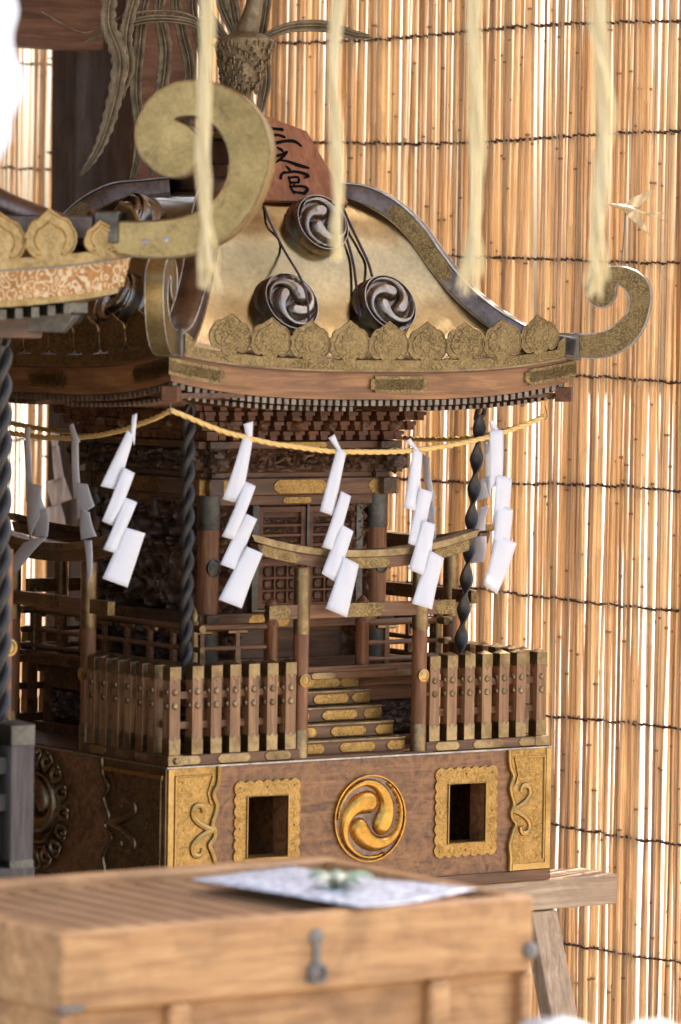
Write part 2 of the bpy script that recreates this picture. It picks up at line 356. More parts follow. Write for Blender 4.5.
def reed_screen(P0, P1, zb, zt, rows, label, pitch=.0084, bow=.03, seed=1, sag=.006):
    rnd = random.Random(seed)
    P0 = Vector(P0); P1 = Vector(P1); L = (P1-P0).length; T = (P1-P0)/L; N = Vector((-T.y, T.x, 0))
    root = thing('reed_screen', label, 'reed screen', (P0.x, P0.y, zb))
    mb = MB(); x = 0; tops = []
    while x < L:
        r = rnd.choice((.0022, .0026, .0030, .0034, .0039, .0045))*rnd.uniform(.9, 1.1)
        off = rnd.uniform(-.006, .006); lean = rnd.uniform(-.014, .014)+(.022*rnd.choice((-1, 1)) if rnd.random() < .10 else 0)
        ph = rnd.uniform(0, 6); wob = rnd.uniform(.001, .0045)
        path = []; rads = []; zz = zb; nodes = []
        segs = [];
        while zz < zt:
            segs.append(zz); zz += rnd.uniform(.20, .42)
        segs.append(zt)
        for i, z in enumerate(segs):
            t = (z-zb)/(zt-zb); b = bow*sin(pi*(x/L))
            k = wob*rnd.uniform(-1, 1)
            pt = P0+T*(x+lean*(t-.5)*2+k)+N*(off+b+rnd.uniform(-.002, .002)); pt.z = z
            if 0 < i < len(segs)-1:
                for dz, rf in ((-.004, 1), (-.0015, 1.2), (.0015, 1.2), (.004, .98)):
                    q = pt.copy(); q.z += dz; path.append(q); rads.append(r*rf)
                if rnd.random() < .4: nodes.append((pt, r))
            else: path.append(pt); rads.append(r)
        mb.tube(path, rads, 7, 0, cap=False)
        if rnd.random() < .6:
            xb = x+rnd.uniform(-.006, .006); lb = rnd.uniform(-.02, .02); rb = r*rnd.uniform(.8, 1.05); pb_ = []
            for i in range(9):
                t = i/8; q = P0+T*(xb+lb*(t-.5)*2+rnd.uniform(-.002, .002))+N*(-.017+rnd.uniform(-.003, .003)+bow*sin(pi*(x/L))); q.z = zb+(zt-zb)*t; pb_.append(q)
            mb.tube(pb_, rb, 6, 0, cap=False)
        for q, r_ in nodes: mb.tube([q-Vector((0, 0, .0022)), q+Vector((0, 0, .0022))], r_*1.27, 7, 1, cap=False)
        tops.append((x, off)); x += pitch*rnd.choice((.45, .6, .8, 1, 1.1, 1.35))
    o = mb.build('reed_panel', ['reed', 'reednode'], root)
    for zr in rows:
        mb = MB(); a = []; b = []
        n = int(L/.0075)
        dz0 = rnd.uniform(0, 6)
        for i in range(n+1):
            x = L*i/n; base = P0+T*x; bb = bow*sin(pi*(x/L))
            z = zr+sag*sin(x*5+dz0)+.0025*noise.noise(Vector((x*40, zr*9, 0)))*2
            for lst, sgn in ((a, 1), (b, -1)):
                q = base+N*(bb+sgn*.0095*cos(i*pi/2)); q.z = z+sgn*.0022*sin(i*pi/2+.6); lst.append(q)
        rr_ = [.0023*(1+.5*noise.noise(Vector((i*.37, zr*7, 1)))) for i in range(n+1)]
        mb.tube(a, rr_, 5); mb.tube(b, rr_, 5)
        mb.build('tie_cord', 'tie', root)
    return root
rowsz = [1.9432, 1.7037, 1.4643, 1.229, .9684, .7179, .4838, .2432, -.0144, -.2451, -.4928, -.72]
reed_screen((1.055, -.85, 0), (.80, 2.02, 0), -.80, 2.55, rowsz, 'tall sunlit reed screen filling the whole right side behind the shrine', seed=3)
reed_screen((.30, 2.06, 0), (.905, 2.06, 0), -.80, 1.95, [1.44, 1.19, .96, .72, .515, .27, .03, -.2, -.5], 'narrow darker reed screen left of the grey wooden post', seed=8, bow=.01, pitch=.0125)
# post, beam and board behind the roof
a_, b_ = at(76, 100, 'y', 1.55).x, at(134, 100, 'y', 1.55).x
mb = MB(); mb.box(a_, b_, 1.55, 1.66, -.82, 2.949)
tag(mb.build('wooden_post', 'greywood', bevel=.006), 'grey weathered wooden post behind the shrine roof at upper left', 'post')
a_ = at(104, 50, 'y', 1.44); mb = MB(); mb.box(a_.x-.8, a_.x, 1.44, 1.545, a_.z, a_.z+.16)
tag(mb.build('wooden_beam', 'beamwood', bevel=.006), 'reddish brown horizontal beam at the top left corner in front of the post', 'beam')
a_, b_ = at(137, 60, 'y', 1.36).x, at(198, 60, 'y', 1.36).x
mb = MB(); mb.box(a_, b_, 1.36, 1.385, .6, 2.0)
tag(mb.build('wooden_board', 'beamwood', bevel=.003), 'upright reddish brown board behind the hanging tail feathers', 'board')

# unseen shelter added to block skylight: roof overhead, plank walls left and behind
sh = thing('added_shade_shelter', 'unseen plank shelter added over the shrines to shade them', 'shelter', (-.6, 0, -.82))
mb = MB(); mb.box(-2.6, 1.35, -2.45, 2.4, 2.95, 3.01); mb.build('roof', 'palewood', sh)
mb = MB(); mb.box(-2.6, -2.55, -.9, 2.4, -.82, 2.949); mb.build('added_side_wall', 'palewood', sh)  # out-of-view wall added to keep the shrine's left side dark
mb = MB(); mb.box(-2.549, .28, 2.2, 2.25, -.82, 2.949); mb.build('added_back_wall', 'palewood', sh)
# ------------------------------------------------------------------ THE SHRINE
root = thing('portable_shrine', 'large ornate portable shrine on the trestle, gold three-comma crest on the front of its base', 'portable shrine', (0, 0, -.265))
PRO = [(.06, 1.118), (.141, 1.105), (.184, 1.097), (.227, 1.066), (.262, 1.02), (.291, .965), (.32, .916), (.356, .872), (.398, .835), (.434, .816), (.48, .806)]
def prof(t, P=PRO):
    if t <= P[0][0]: return P[0][1]
    for i in range(len(P)-1):
        if t <= P[i+1][0]:
            a, b = P[max(i-1, 0)], P[i]; c, d = P[i+1], P[min(i+2, len(P)-1)]
            k = (t-b[0])/(c[0]-b[0])
            m0 = (c[1]-a[1])/(c[0]-a[0]+1e-9)*(c[0]-b[0]); m1 = (d[1]-b[1])/(d[0]-b[0]+1e-9)*(c[0]-b[0])
            return (2*k**3-3*k**2+1)*b[1]+(k**3-2*k**2+k)*m0+(-2*k**3+3*k**2)*c[1]+(k**3-k**2)*m1
    return P[-1][1]
HALF = .48
def roofz(u, t): return prof(t)-.026-.034*(t/HALF)**2.5*(1-abs(u)**3)
def eave(u): return .034*abs(u)**3            # lift of the eave towards the corners
FOUR = [0, pi/2, pi, -pi/2]
def four(o, which=(1, 2, 3)):
    """copies of a part turned about the shrine's axis"""
    out = [o]
    for k in which:
        out.append(copy_tree(o, o.parent, FOUR[k]))
    return out
# --- base block: hollow, with openings for the carrying poles
mb = MB()
B = .45; zt = 0; zb_ = -.243; T_ = .045
OPN = [(-.274, -.180), (.199, .290)]; OZ = (-.181, -.064)
xs = [-B, OPN[0][0], OPN[0][1], OPN[1][0], OPN[1][1], B]
for side in (-1, 1):
    ya, yb = (-B, -B+T_) if side < 0 else (B-T_, B)
    for i in range(5):
        if i in (1, 3):
            mb.box(xs[i], xs[i+1], ya, yb, zb_, OZ[0]); mb.box(xs[i], xs[i+1], ya, yb, OZ[1], -.03)
        else: mb.box(xs[i], xs[i+1], ya, yb, zb_, -.03)
mb.box(-B, -B+T_, -B+T_, B-T_, zb_, -.03); mb.box(B-T_, B, -B+T_, B-T_, zb_, -.03)
mb.box(-B+T_, B-T_, -B+T_, B-T_, zb_, zb_+.02)
mb.box(-B, B, -B, B, -.03, -.004)
for x in (-.17, .18): mb.box(x, x+.012, -B+T_, B-T_, zb_+.02, -.03)
mb.box(-.44, .44, -.20, -.14, -.20, -.14)
base = mb.build('base_block', 'lacquer', root)
mb = MB(); mb.box(-B-.002, B+.002, -B-.002, B+.002, -.004, 0)
mb.build('base_top', 'keyaki', root, .0015)
mb = MB()
mb.box(-B-.0035, B+.0035, -B-.0035, -B-.002, -.0035, -.0005); mb.box(-B-.0035, -B-.002, -B-.002, B, -.0035, -.0005)
mb.build('edge_strip', 'silver', root)
mb = MB(); mb.box(-B+.004, B+.004, -B-.006, B+.004, -.265, -.243)
mb.build('foot_rail', 'keyaki', root, .003)
# brass frames round the openings (scalloped outline)
def scallop_frame(x0, x1, z0, z1, ix0, ix1, iz0, iz1):
    mb = MB(); y = -B
    out = []
    def run(a, b, n, nx, nz):
        for i in range(n):
            for k in range(5):
                t = (i+k/5)/n; s_ = .0045*abs(sin(pi*k/5))
                out.append((a[0]+(b[0]-a[0])*t+nx*s_, a[1]+(b[1]-a[1])*t+nz*s_))
    run((x0, z0), (x1, z0), 7, 0, -1); run((x1, z0), (x1, z1), 8, 1, 0); run((x1, z1), (x0, z1), 7, 0, 1); run((x0, z1), (x0, z0), 8, -1, 0)
    n = len(out); inn = []
    for a, b in out:
        ca, cb = (ix0+ix1)/2, (iz0+iz1)/2; dx, dz = a-ca, b-cb
        k = min((ix1-ix0)/2/max(abs(dx), 1e-6), (iz1-iz0)/2/max(abs(dz), 1e-6)); inn.append((ca+dx*k, cb+dz*k))
    vs = [(a, y-.004, b) for a, b in out]+[(a, y-.005, b) for a, b in inn]+[(a, y+.001, b) for a, b in out]+[(a, y-.001, b) for a, b in inn]
    fs = []
    for i in range(n):
        j = (i+1) % n
        fs += [(i, j, j+n, i+n), (j, i, i+2*n, j+2*n), (i+n, j+n, j+3*n, i+3*n)]
    mb.add(vs, fs, 0)
    ip = [(ix0, y-.006, iz0), (ix1, y-.006, iz0), (ix1, y-.006, iz1), (ix0, y-.006, iz1)]
    mb.tube(ip, .0022, 6, 1, closed=True)
    for a in (x0+.009, (x0+x1)/2, x1-.009):
        for b in (z0+.009, (z0+z1)/2, z1-.009):
            if a != (x0+x1)/2 or b != (z0+z1)/2: mb.lathe([(.0022, 0), (.0018, .0012), (0, .002)], 8, (0, 0, 0), 1) if False else mb.add(*stud(a, y-.005, b, .0022), 1)
    return mb
def stud(x, y, z, r, h=None):
    """little dome on a face looking to -y"""
    h = h or r*.8; vs = []; fs = []; n = 10
    for q, (rr_, d) in enumerate(((1, 0), (.85, .55), (.45, .9))):
        for j in range(n): vs.append((x+r*rr_*cos(2*pi*j/n), y-h*d, z+r*rr_*sin(2*pi*j/n)))
    vs.append((x, y-h, z))
    for q in range(2):
        for j in range(n): fs.append((q*n+j, q*n+(j+1) % n, (q+1)*n+(j+1) % n, (q+1)*n+j))
    for j in range(n): fs.append((2*n+j, 2*n+(j+1) % n, 3*n))
    return vs, fs
scallop_frame(-.298, -.155, -.208, -.038, -.274, -.180, -.181, -.064).build('opening_frame', ['gilt', 'gold_line'], root)
scallop_frame(.172, .316, -.203, -.036, .199, .290, -.180, -.064).build('opening_frame', ['gilt', 'gold_line'], root)
# corner plates with raised border and scroll; right = mirrored
def corner_plate(Wd, inner, mats, flip=1, z0=-.242, z1=-.003):
    """plate in the front plane with its outer edge at x=0, going to +x*flip"""
    mb = MB()
    def X(a): return a*flip
    edge = []
    for z, a in ((z0, Wd), (-.215, Wd*.99), (-.19, Wd*1.02), (-.165, Wd*.94), (-.15, Wd*.88), (-.138, Wd*.97), (-.125, Wd*.99), (-.112, Wd*.93), (-.09, Wd*1.0), (-.075, Wd*1.02), (-.055, Wd*.95), (-.035, Wd*1.04), (z1, Wd*1.06)):
        edge.append((a, z))
    poly = [(0, z0)]+edge+[(0, z1)]
    poly = [(X(a), b) for a, b in poly]
    mb.prism(poly if flip > 0 else poly[::-1], -B-.0035, -B+.002, 0)
    # outer border, raised inner frame
    e2 = smoothpath([(X(a-.004), -B-.0045, b) for a, b in edge], 4)
    mb.tube(e2, .0052, 8, 1)
    pp = [(X(inner), -B-.0045, z1-.016), (X(inner), -B-.0045, z0+.02)]
    mb.tube(pp, .0024, 6, 1)
    mb.tube([(X(inner), -B-.0045, z1-.016), (X(Wd*.90), -B-.0045, z1-.016), (X(Wd*.80), -B-.0045, z1-.05), (X(Wd*.86), -B-.0045, z1-.07)], .0020, 6, 1)
    mb.box(*sorted((X(.0), X(inner-.004))), -B-.0055, -B-.003, z0+.001, z1-.001, 1)
    mb.box(*sorted((X(.001), X(Wd*.99))), -B-.0056, -B-.003, z0, z0+.012, 1)
    # two-lobed scroll
    for s_ in (1, -1):
        c = [(Wd*.92, -.122), (Wd*.76, -.122+s_*.006), (Wd*.60, -.122+s_*.016), (Wd*.50, -.122+s_*.030), (Wd*.54, -.122+s_*.045), (Wd*.68, -.122+s_*.046), (Wd*.72, -.122+s_*.034)]
        pth = smoothpath([(X(a), -B-.0030, b) for a, b in c], 5); k = len(pth)
        mb.tube(pth, [.0070-.0012*(i/k) for i in range(k)], 8, 1)
    for a, b in ((.3, -.03), (.3, -.215), (.88, -.075), (.85, -.175), (.32, -.12)): mb.add(*stud(X(Wd*a), -B-.0035, b, .0018), 1)
    return mb
def place(o, M4): o.data.transform(M4); return o
o = corner_plate(.110, .016, 0, 1).build('corner_plate', ['gilt', 'gold_line'], root); place(o, Matrix.Translation((-.4515, 0, 0)))
o = corner_plate(.102, .016, 0, -1).build('corner_plate', ['gilt', 'gold_line'], root); place(o, Matrix.Translation((.4515, 0, 0)))
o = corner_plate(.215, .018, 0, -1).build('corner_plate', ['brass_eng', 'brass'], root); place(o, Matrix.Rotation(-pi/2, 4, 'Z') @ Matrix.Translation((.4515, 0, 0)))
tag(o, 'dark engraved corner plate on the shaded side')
mb = MB(); mb.box(-.4445, -.235, -.4605, -.4565, -.024, -.0165)
o = mb.build('gilt_strip', 'gold_line', root); place(o, Matrix.Rotation(-pi/2, 4, 'Z') @ Matrix.Scale(-1, 4, (1, 0, 0))); o.data.flip_normals()
# front crest
RX = Matrix.Rotation(pi/2, 4, 'X')      # local z -> -y
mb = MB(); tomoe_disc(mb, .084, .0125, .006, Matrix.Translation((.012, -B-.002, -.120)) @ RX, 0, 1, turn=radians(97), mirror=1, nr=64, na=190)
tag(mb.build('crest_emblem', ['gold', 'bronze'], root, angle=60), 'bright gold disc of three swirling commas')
# shaded side crest with acanthus surround
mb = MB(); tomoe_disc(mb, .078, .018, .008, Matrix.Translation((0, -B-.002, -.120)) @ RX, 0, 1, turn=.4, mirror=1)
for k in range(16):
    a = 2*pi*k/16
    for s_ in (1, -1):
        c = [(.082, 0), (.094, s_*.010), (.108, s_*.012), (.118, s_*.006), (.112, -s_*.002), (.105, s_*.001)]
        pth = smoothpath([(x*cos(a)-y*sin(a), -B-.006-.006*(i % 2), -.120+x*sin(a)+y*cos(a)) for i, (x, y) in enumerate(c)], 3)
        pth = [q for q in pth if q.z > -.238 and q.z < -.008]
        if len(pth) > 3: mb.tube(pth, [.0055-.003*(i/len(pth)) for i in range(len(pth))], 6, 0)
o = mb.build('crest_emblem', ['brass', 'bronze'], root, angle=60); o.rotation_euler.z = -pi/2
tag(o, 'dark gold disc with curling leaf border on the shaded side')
# --- fences: two runs on each side
def picket(x, y, shaft_m=0):
    mb = MB(); h = .0118
    mb.box(x-h, x+h, y-h, y+h, .022, .170, 0)
    hb = h+.0009
    mb.prism([(x-hb, .020), (x+hb, .020), (x+hb, .052), (x+hb*.5, .047), (x, .055), (x-hb*.5, .047), (x-hb, .052)], y-hb, y+hb, 1)
    mb.prism([(x-hb, .186), (x-hb, .160), (x-hb*.5, .164), (x, .155), (x+hb*.5, .164), (x+hb, .160), (x+hb, .186)], y-hb, y+hb, 1)
    mb.add([(x-hb, y-hb, .186), (x+hb, y-hb, .186), (x+hb, y+hb, .186), (x-hb, y+hb, .186), (x, y, .193)], [(0, 1, 4), (1, 2, 4), (2, 3, 4), (3, 0, 4)], 1)
    for z in (.138, .112): mb.add(*stud(x, y-h, z, .0068, .004), 1)
    mb.M = Matrix.Translation((x, y, 0)) @ Matrix.Rotation(-pi/2, 4, 'Z')
    for z in (.138, .112): mb.add(*stud(0, -h, z, .0068, .004), 1)
    mb.M = Matrix.Identity(4)
    return mb
FY = -.4325
def fence_run(sgn, n0, n1, name='picket_fence'):
    mb = MB()
    a, b = (.150, .4445)
    x0, x1 = (a, b) if sgn > 0 else (-b, -a)
    mb.box(x0, x1, FY-.014, FY+.014, .0005, .0195, 0)
    for c, L in ((.2, .06), (.30, .075), (.40, .05)):
        tip_plate(mb, sgn*c, .010, L, .017, FY-.0158, FY-.0135, 1)
    for z in (.068, .124): mb.box(min(sgn*.155, sgn*.425), max(sgn*.155, sgn*.425), FY-.001, FY+.009, z, z+.014, 0)
    o = mb.build(name, ['keyaki', 'brass'], root, .001)
    for k in range(n0, n1):
        xx = .17+.0424*k if k < 6 else .4325
        picket(sgn*xx, FY).build('picket', ['picketwood', 'brass'], o, .0008)
    return o
fl = fence_run(-1, 0, 7); fr = fence_run(1, 0, 6)
four(fl); four(fr)
# corner blocks where the base rails cross
for sx in (-1, 1):
    for sy in (-1, 1):
        mb = MB(); mb.box(sx*.4325-.0175, sx*.4325+.0175, sy*.4325-.0175, sy*.4325+.0175, .0003, .0205, 0)
        if (sx, sy) == (-1, -1): mb.add(*stud(-.4325, -.4498, .010, .007), 0)
        mb.build('corner_block', 'brass', root, .0015)
# --- torii gates
def torii():
    mb = MB(); y = FY; n = 48
    # two-layer curved top beam
    def zc(x): return .360+.034*(abs(x)/.26)**2.2
    for (h0, h1, wy, L, m) in ((0, .022, .0135, .245, 0), (.022, .036, .0175, .262, 2)):
        vs = []; fs = []
        for i in range(n+1):
            x = -L+2*L*i/n
            sl = .008*(1 if i == n else (-1 if i == 0 else 0))
            for dy in (-wy, wy):
                vs += [(x, y+dy, zc(x)+h0), (x+sl, y+dy, zc(x)+h1)]
        for i in range(n):
            a = i*4; b = a+4
            fs += [(a, b, b+1, a+1), (a+2, a+3, b+3, b+2), (a, a+2, b+2, b), (a+1, b+1, b+3, a+3)]
        fs += [(0, 1, 3, 2), (n*4, n*4+2, n*4+3, n*4+1)]
        mb.add(vs, fs, m)
    # brass cladding on front of the beam
    def clad(x0, x1, m, e0, e1):
        vs = []; fs = []; k = 14
        for i in range(k+1):
            x = x0+(x1-x0)*i/k; vs += [(x, y-.0148, zc(x)+.001), (x, y-.0148, zc(x)+.021)]
        for i in range(k): fs.append((2*i, 2*i+2, 2*i+3, 2*i+1))
        zm0, zm1 = zc(x0)+.011, zc(x1)+.011
        if e0: vs.append((x0-.012, y-.0148, zm0)); fs.append((len(vs)-1, 0, 1))
        if e1: vs.append((x1+.012, y-.0148, zm1)); fs.append((2*k, len(vs)-1, 2*k+1))
        mb.add(vs, fs, m)
    clad(-.244, -.165, 1, 0, 1); clad(-.055, .045, 1, 1, 1); clad(.165, .244, 1, 1, 0)
    beam = mb.build('top_beam', ['keyaki', 'brass_eng', 'brass'], gate, .0012)
    mb = MB(); mb.box(-.218, .218, y-.0075, y+.0075, .267, .294, 0)
    tip_plate(mb, -.195, .2805, .05, .0275, y-.0085, y+.0085, 1, (0, 1)); tip_plate(mb, .195, .2805, .05, .0275, y-.0085, y+.0085, 1, (1, 0)); tip_plate(mb, 0, .2805, .10, .0275, y-.0085, y+.0085, 1)
    mb.build('tie_beam', ['keyaki', 'brass_eng'], gate, .001)
    for s_ in (-1, 1):
        mb = MB(); x = s_*.140
        mb.lathe([(.0148, .0), (.0148, .365)], 24, (x, y, 0), 0)
        mb.lathe([(.0160, .0005), (.0160, .052), (.0152, .056)], 24, (x, y, 0), 1)
        mb.lathe([(.0152, .238), (.0160, .243), (.0160, .362)], 24, (x, y, 0), 1)
        mb.M = Matrix.Translation((x, y-.0140, .150)) @ RX
        mb.lathe([(.0125, -.004), (.0125, .002), (.0100, .0028), (.0088, .0018), (.006, .0035), (0, .004)], 20, (0, 0, 0), 2); mb.M = Matrix.Identity(4)
        mb.build('pillar', ['keyaki_z', 'brass', 'gold_line'], gate, 0)
mb = MB(); mb.box(-.165, .165, FY-.016, FY+.016, .0004, .0030)
gate = mb.build('shrine_gate', 'keyaki', root)
torii(); four(gate)
# --- raised floor, lower carved panels
mb = MB()
h = .31
mb.box(-h, h, -h, h, .137, .150, 0); mb.box(-.285, .285, -.285, .285, .118, .1365, 0)
mb.box(-.29, .29, -.29, .29, .0005, .018, 0); mb.box(-.275, .275, -.275, .275, .088, .1175, 0)
for c in (-.30, .30):
    mb.box(c-.012, c+.012, -h-.006, h+.006, .1503, .162, 1); mb.box(-h-.006, h+.006, c-.012, c+.012, .1505, .1618, 1)
for q in (-.2, 0, .2): tip_plate(mb, q, .1436, .06, .0135, -h-.0012, -h+.001, 2)
mb.build('floor_platform', ['keyaki', 'keyaki', 'brass'], root, .0015)
mb = MB()
relief(mb, (-.262, -.262, .02), (.524, 0, 0), (0, 0, .068), (0, -1, 0), .012, 1, 6, 150, 22)
mb.box(-.2615, .2615, -.2615, .2615, .018, .0885)
for x in (-.262, -.09, .09, .262): mb.box(x-.009, x+.009, -.279, -.2618, .018, .0885, 1)
o = mb.build('carved_base_panel', ['darkwood', 'keyaki'], root, 0, 70); four(o)
# --- stairs
for i in range(5):
    z0 = .003+i*.0285; yf = -.418+i*.030; xr = .118-.012*i*.55
    mb = MB(); mb.box(-.118+.003*i, xr, yf, -.30, z0, z0+.026, 0)
    mb.box(-.118+.003*i-.0015, xr+.0015, yf-.002, -.302, z0+.0235, z0+.0275, 1)
    tip_plate(mb, 0.005, z0+.0115, .085, .019, yf-.0022, yf, 2)
    tip_plate(mb, -.095+.003*i, z0+.0115, .045, .019, yf-.0022, yf, 2, (0, 1)); tip_plate(mb, xr-.022, z0+.0115, .044, .019, yf-.0022, yf, 2, (1, 0))
    mb.build('stair_step', ['keyaki', 'brass', 'gilt'], root, .001)
# --- railing round the floor
def railing(front):
    y = -.29
    ends = [(-.318, -.118), (.118, .318)] if front else [(-.318, .318)]
    for a, b in ends:
        mb = MB()
        for z, r, mm in ((.243, .0068, 0), (.203, .0050, 0), (.170, .006, 0)):
            mb.tube([(a, y, z), (b, y, z)], r, 10, mm)
            if a < -.3: mb.tube([(a-.002, y, z), (a+.03, y, z)], r*1.15, 10, 1)
            if b > .3: mb.tube([(b-.03, y, z), (b+.002, y, z)], r*1.15, 10, 1)
        x = a+.045
        while x < b-.02:
            mb.box(x-.006, x+.006, y-.005, y+.005, .160, .203, 0); mb.box(x-.0045, x+.0045, y-.004, y+.004, .203, .238, 0)
            mb.tube([(x-.022, y, .234), (x+.022, y, .234)], .0045, 6, 1); x += .082
        o = mb.build('railing', ['keyaki', 'brass'], root)
    for x in ((-.112, .105) if front else ()):
        mb = MB(); zb = .14
        mb.lathe([(.0135, .0), (.0135, .100), (.0150, .102), (.0150, .108), (.0118, .112), (.0118, .118), (.0148, .122), (.0148, .127), (.0122, .131), (.0135, .139), (.0110, .148), (.0045, .154), (0, .158)], 20, (x, y, zb), 0)
        mb.build('finial_post', 'keyaki_z', o)
    return o
rf = railing(True); r2 = railing(False); r2.rotation_euler.z = pi/2
copy_tree(r2, root, pi); copy_tree(r2, root, -pi/2)
for sx, sy in ((-1, -1), (1, -1), (1, 1), (-1, 1)):
    mb = MB(); mb.lathe([(.0085, 0), (.0085, .100), (.0100, .104), (.0070, .108), (.0070, .112), (.0088, .118), (.0055, .126), (.002, .131), (0, .137)], 14, (sx*.29, sy*.29, .150), 0)
    mb.build('corner_finial', 'brass', root)
# --- body: walls, pillars, doors, beams
mb = MB(); mb.box(-.185, .185, -.185, .185, .150, .62, 0)
mb.build('shrine_wall', 'darkwood', root)
def face(front):
    """dressings of one face, in the front plane"""
    mb = MB(); y = -.2
    # carved side panels
    if front:
        relief(mb, (-.185, -.188, .16), (.07, 0, 0), (0, 0, .33), (0, -1, 0), .02, 4, 7, 26, 100, 0)
        relief(mb, (.128, -.188, .16), (.06, 0, 0), (0, 0, .33), (0, -1, 0), .02, 6, 7, 24, 100, 0)
    else:
        relief(mb, (-.188, -.187, .16), (.376, 0, 0), (0, 0, .33), (0, -1, 0), .034, 9, 3.2, 130, 120, 0)
    relief(mb, (-.222, -.214, .536), (.444, 0, 0), (0, 0, .046), (0, -1, 0), .014, 12, 9, 150, 22, 0)
    mb.box(-.222, .222, -.2138, -.18, .536, .582)
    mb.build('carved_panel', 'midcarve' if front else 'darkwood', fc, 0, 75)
    mb = MB()
    mb.box(-.238, .238, -.222, -.19, .492, .5245, 0); mb.box(-.2, .2, -.212, -.19, .472, .4915, 0)
    mb.box(-.242, .242, -.226, -.18, .5825, .597, 0); mb.box(-.225, .225, -.21, -.18, .5247, .5358, 0)
    mb.box(-.232, .232, -.222, -.19, .232, .262, 0); mb.box(-.212, .212, -.212, -.18, .150, .172, 0)
    for c, L, tp in ((0, .13, (1, 1)), (-.20, .075, (0, 1)), (.20, .075, (1, 0))): tip_plate(mb, c, .508, L, .029, -.2234, -.221, 1, tp)
    tip_plate(mb, 0, .481, .07, .014, -.2134, -.211, 1); tip_plate(mb, 0, .5897, .12, .012, -.2274, -.225, 1)
    for c, L, tp in ((-.07, .10, (1, 1)), (.18, .08, (1, 1))): tip_plate(mb, c, .247, L, .026, -.2234, -.221, 1, tp)
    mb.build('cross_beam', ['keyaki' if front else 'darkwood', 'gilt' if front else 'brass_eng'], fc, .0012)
mb = MB(); mb.box(-.19, .19, -.1865, -.18, .15, .60)
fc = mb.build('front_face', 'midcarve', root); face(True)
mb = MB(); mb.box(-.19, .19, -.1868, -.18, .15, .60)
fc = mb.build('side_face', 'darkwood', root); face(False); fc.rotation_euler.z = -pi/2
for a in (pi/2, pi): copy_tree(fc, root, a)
for sx, sy in ((-1, -1), (1, -1), (1, 1), (-1, 1)):
    mb = MB(); c = (sx*.2, sy*.2, 0)
    mb.lathe([(.0215, .150), (.0215, .492)], 28, c, 0)
    mb.lathe([(.0228, .150), (.0228, .215), (.0222, .222)], 28, c, 1); mb.lathe([(.0222, .425), (.0228, .432), (.0228, .4918)], 28, c, 1)
    mb.M = Matrix.Translation((c[0], c[1]-.0205, .352)) @ RX
    mb.lathe([(.0185, -.006), (.0185, .002), (.0160, .003), (.0150, .001), (.009, .002), (.006, .004), (0, .0045)], 22, (0, 0, 0), 2, .8, 1); mb.M = Matrix.Identity(4)
    # carved beast head on the beam end
    for dx, dy in ((sx, 0), (0, sy)):
        mb.M = Matrix.Translation((c[0]+dx*.034+sx*.010, c[1]+dy*.034+sy*.010, .558))
        def beast(a, b):
            th = 2*pi*a; ph = pi*b; n = Vector((sin(ph)*cos(th), sin(ph)*sin(th), cos(ph)))
            return n*(.021+.009*noise.noise(n*3+Vector((sx*3, sy*2, dx))))
        mb.grid(beast, 20, 14, 3)
    mb.M = Matrix.Identity(4)
    mb.build('corner_pillar', ['keyaki_z', 'steelgrey', 'steelgrey', 'darkwood'], root)
# doors
for x0, x1 in ((-.083, .029), (.036, .148)):
    mb = MB(); y = -.192; z0, z1 = .268, .468
    fr_ = .011
    mb.box(x0, x1, y, y+.008, z0, z1, 0)
    for a, b, c, d in ((x0, x0+fr_, z0, z1), (x1-fr_, x1, z0, z1), (x0+fr_, x1-fr_, z0, z0+fr_), (x0+fr_, x1-fr_, z1-fr_, z1), (x0+fr_, x1-fr_, .352, .366)):
        mb.box(a, b, y-.009, y-.0002, c, d, 0)
    zz = .370
    while zz < z1-fr_-.012:
        mb.box(x0+fr_, x1-fr_, y-.008, y-.0004, zz, zz+.005, 0)
        relief(mb, (x0+fr_+.004, y-.001, zz+.006), (x1-x0-2*fr_-.008, 0, 0), (0, 0, .012), (0, -1, 0), .008, zz*50, 14, 44, 8, 1)
        zz += .0195
    nx = 3; wx = (x1-x0-2*fr_)/nx
    for i in range(1, nx): mb.box(x0+fr_+wx*i-.002, x0+fr_+wx*i+.002, y-.0075, y-.0003, z0+fr_, .352, 0)
    for j in range(3):
        za = z0+fr_+j*.0245
        if j: mb.box(x0+fr_, x1-fr_, y-.0072, y-.0005, za-.002, za+.002, 0)
        for i in range(nx):
            mb.M = Matrix.Translation((x0+fr_+wx*(i+.5), y-.001, za+.0125)) @ RX
            mb.lathe([(.0088, 0), (.0085, .004), (.0055, .006), (.003, .0045), (0, .006)], 14, (0, 0, 0), 1); mb.M = Matrix.Identity(4)
    mb.build('door', ['redwood', 'midcarve'], root, .0006, 50)
mb = MB()
for a, b in ((-.100, -.084), (.0292, .0358), (.1485, .165)): mb.box(a, b, -.2055, -.19, .262, .472, 0)
mb.box(-.1, .165, -.207, -.19, .2625, .2675, 1)
mb.build('door_frame', ['steelgrey', 'brass'], root, .001)
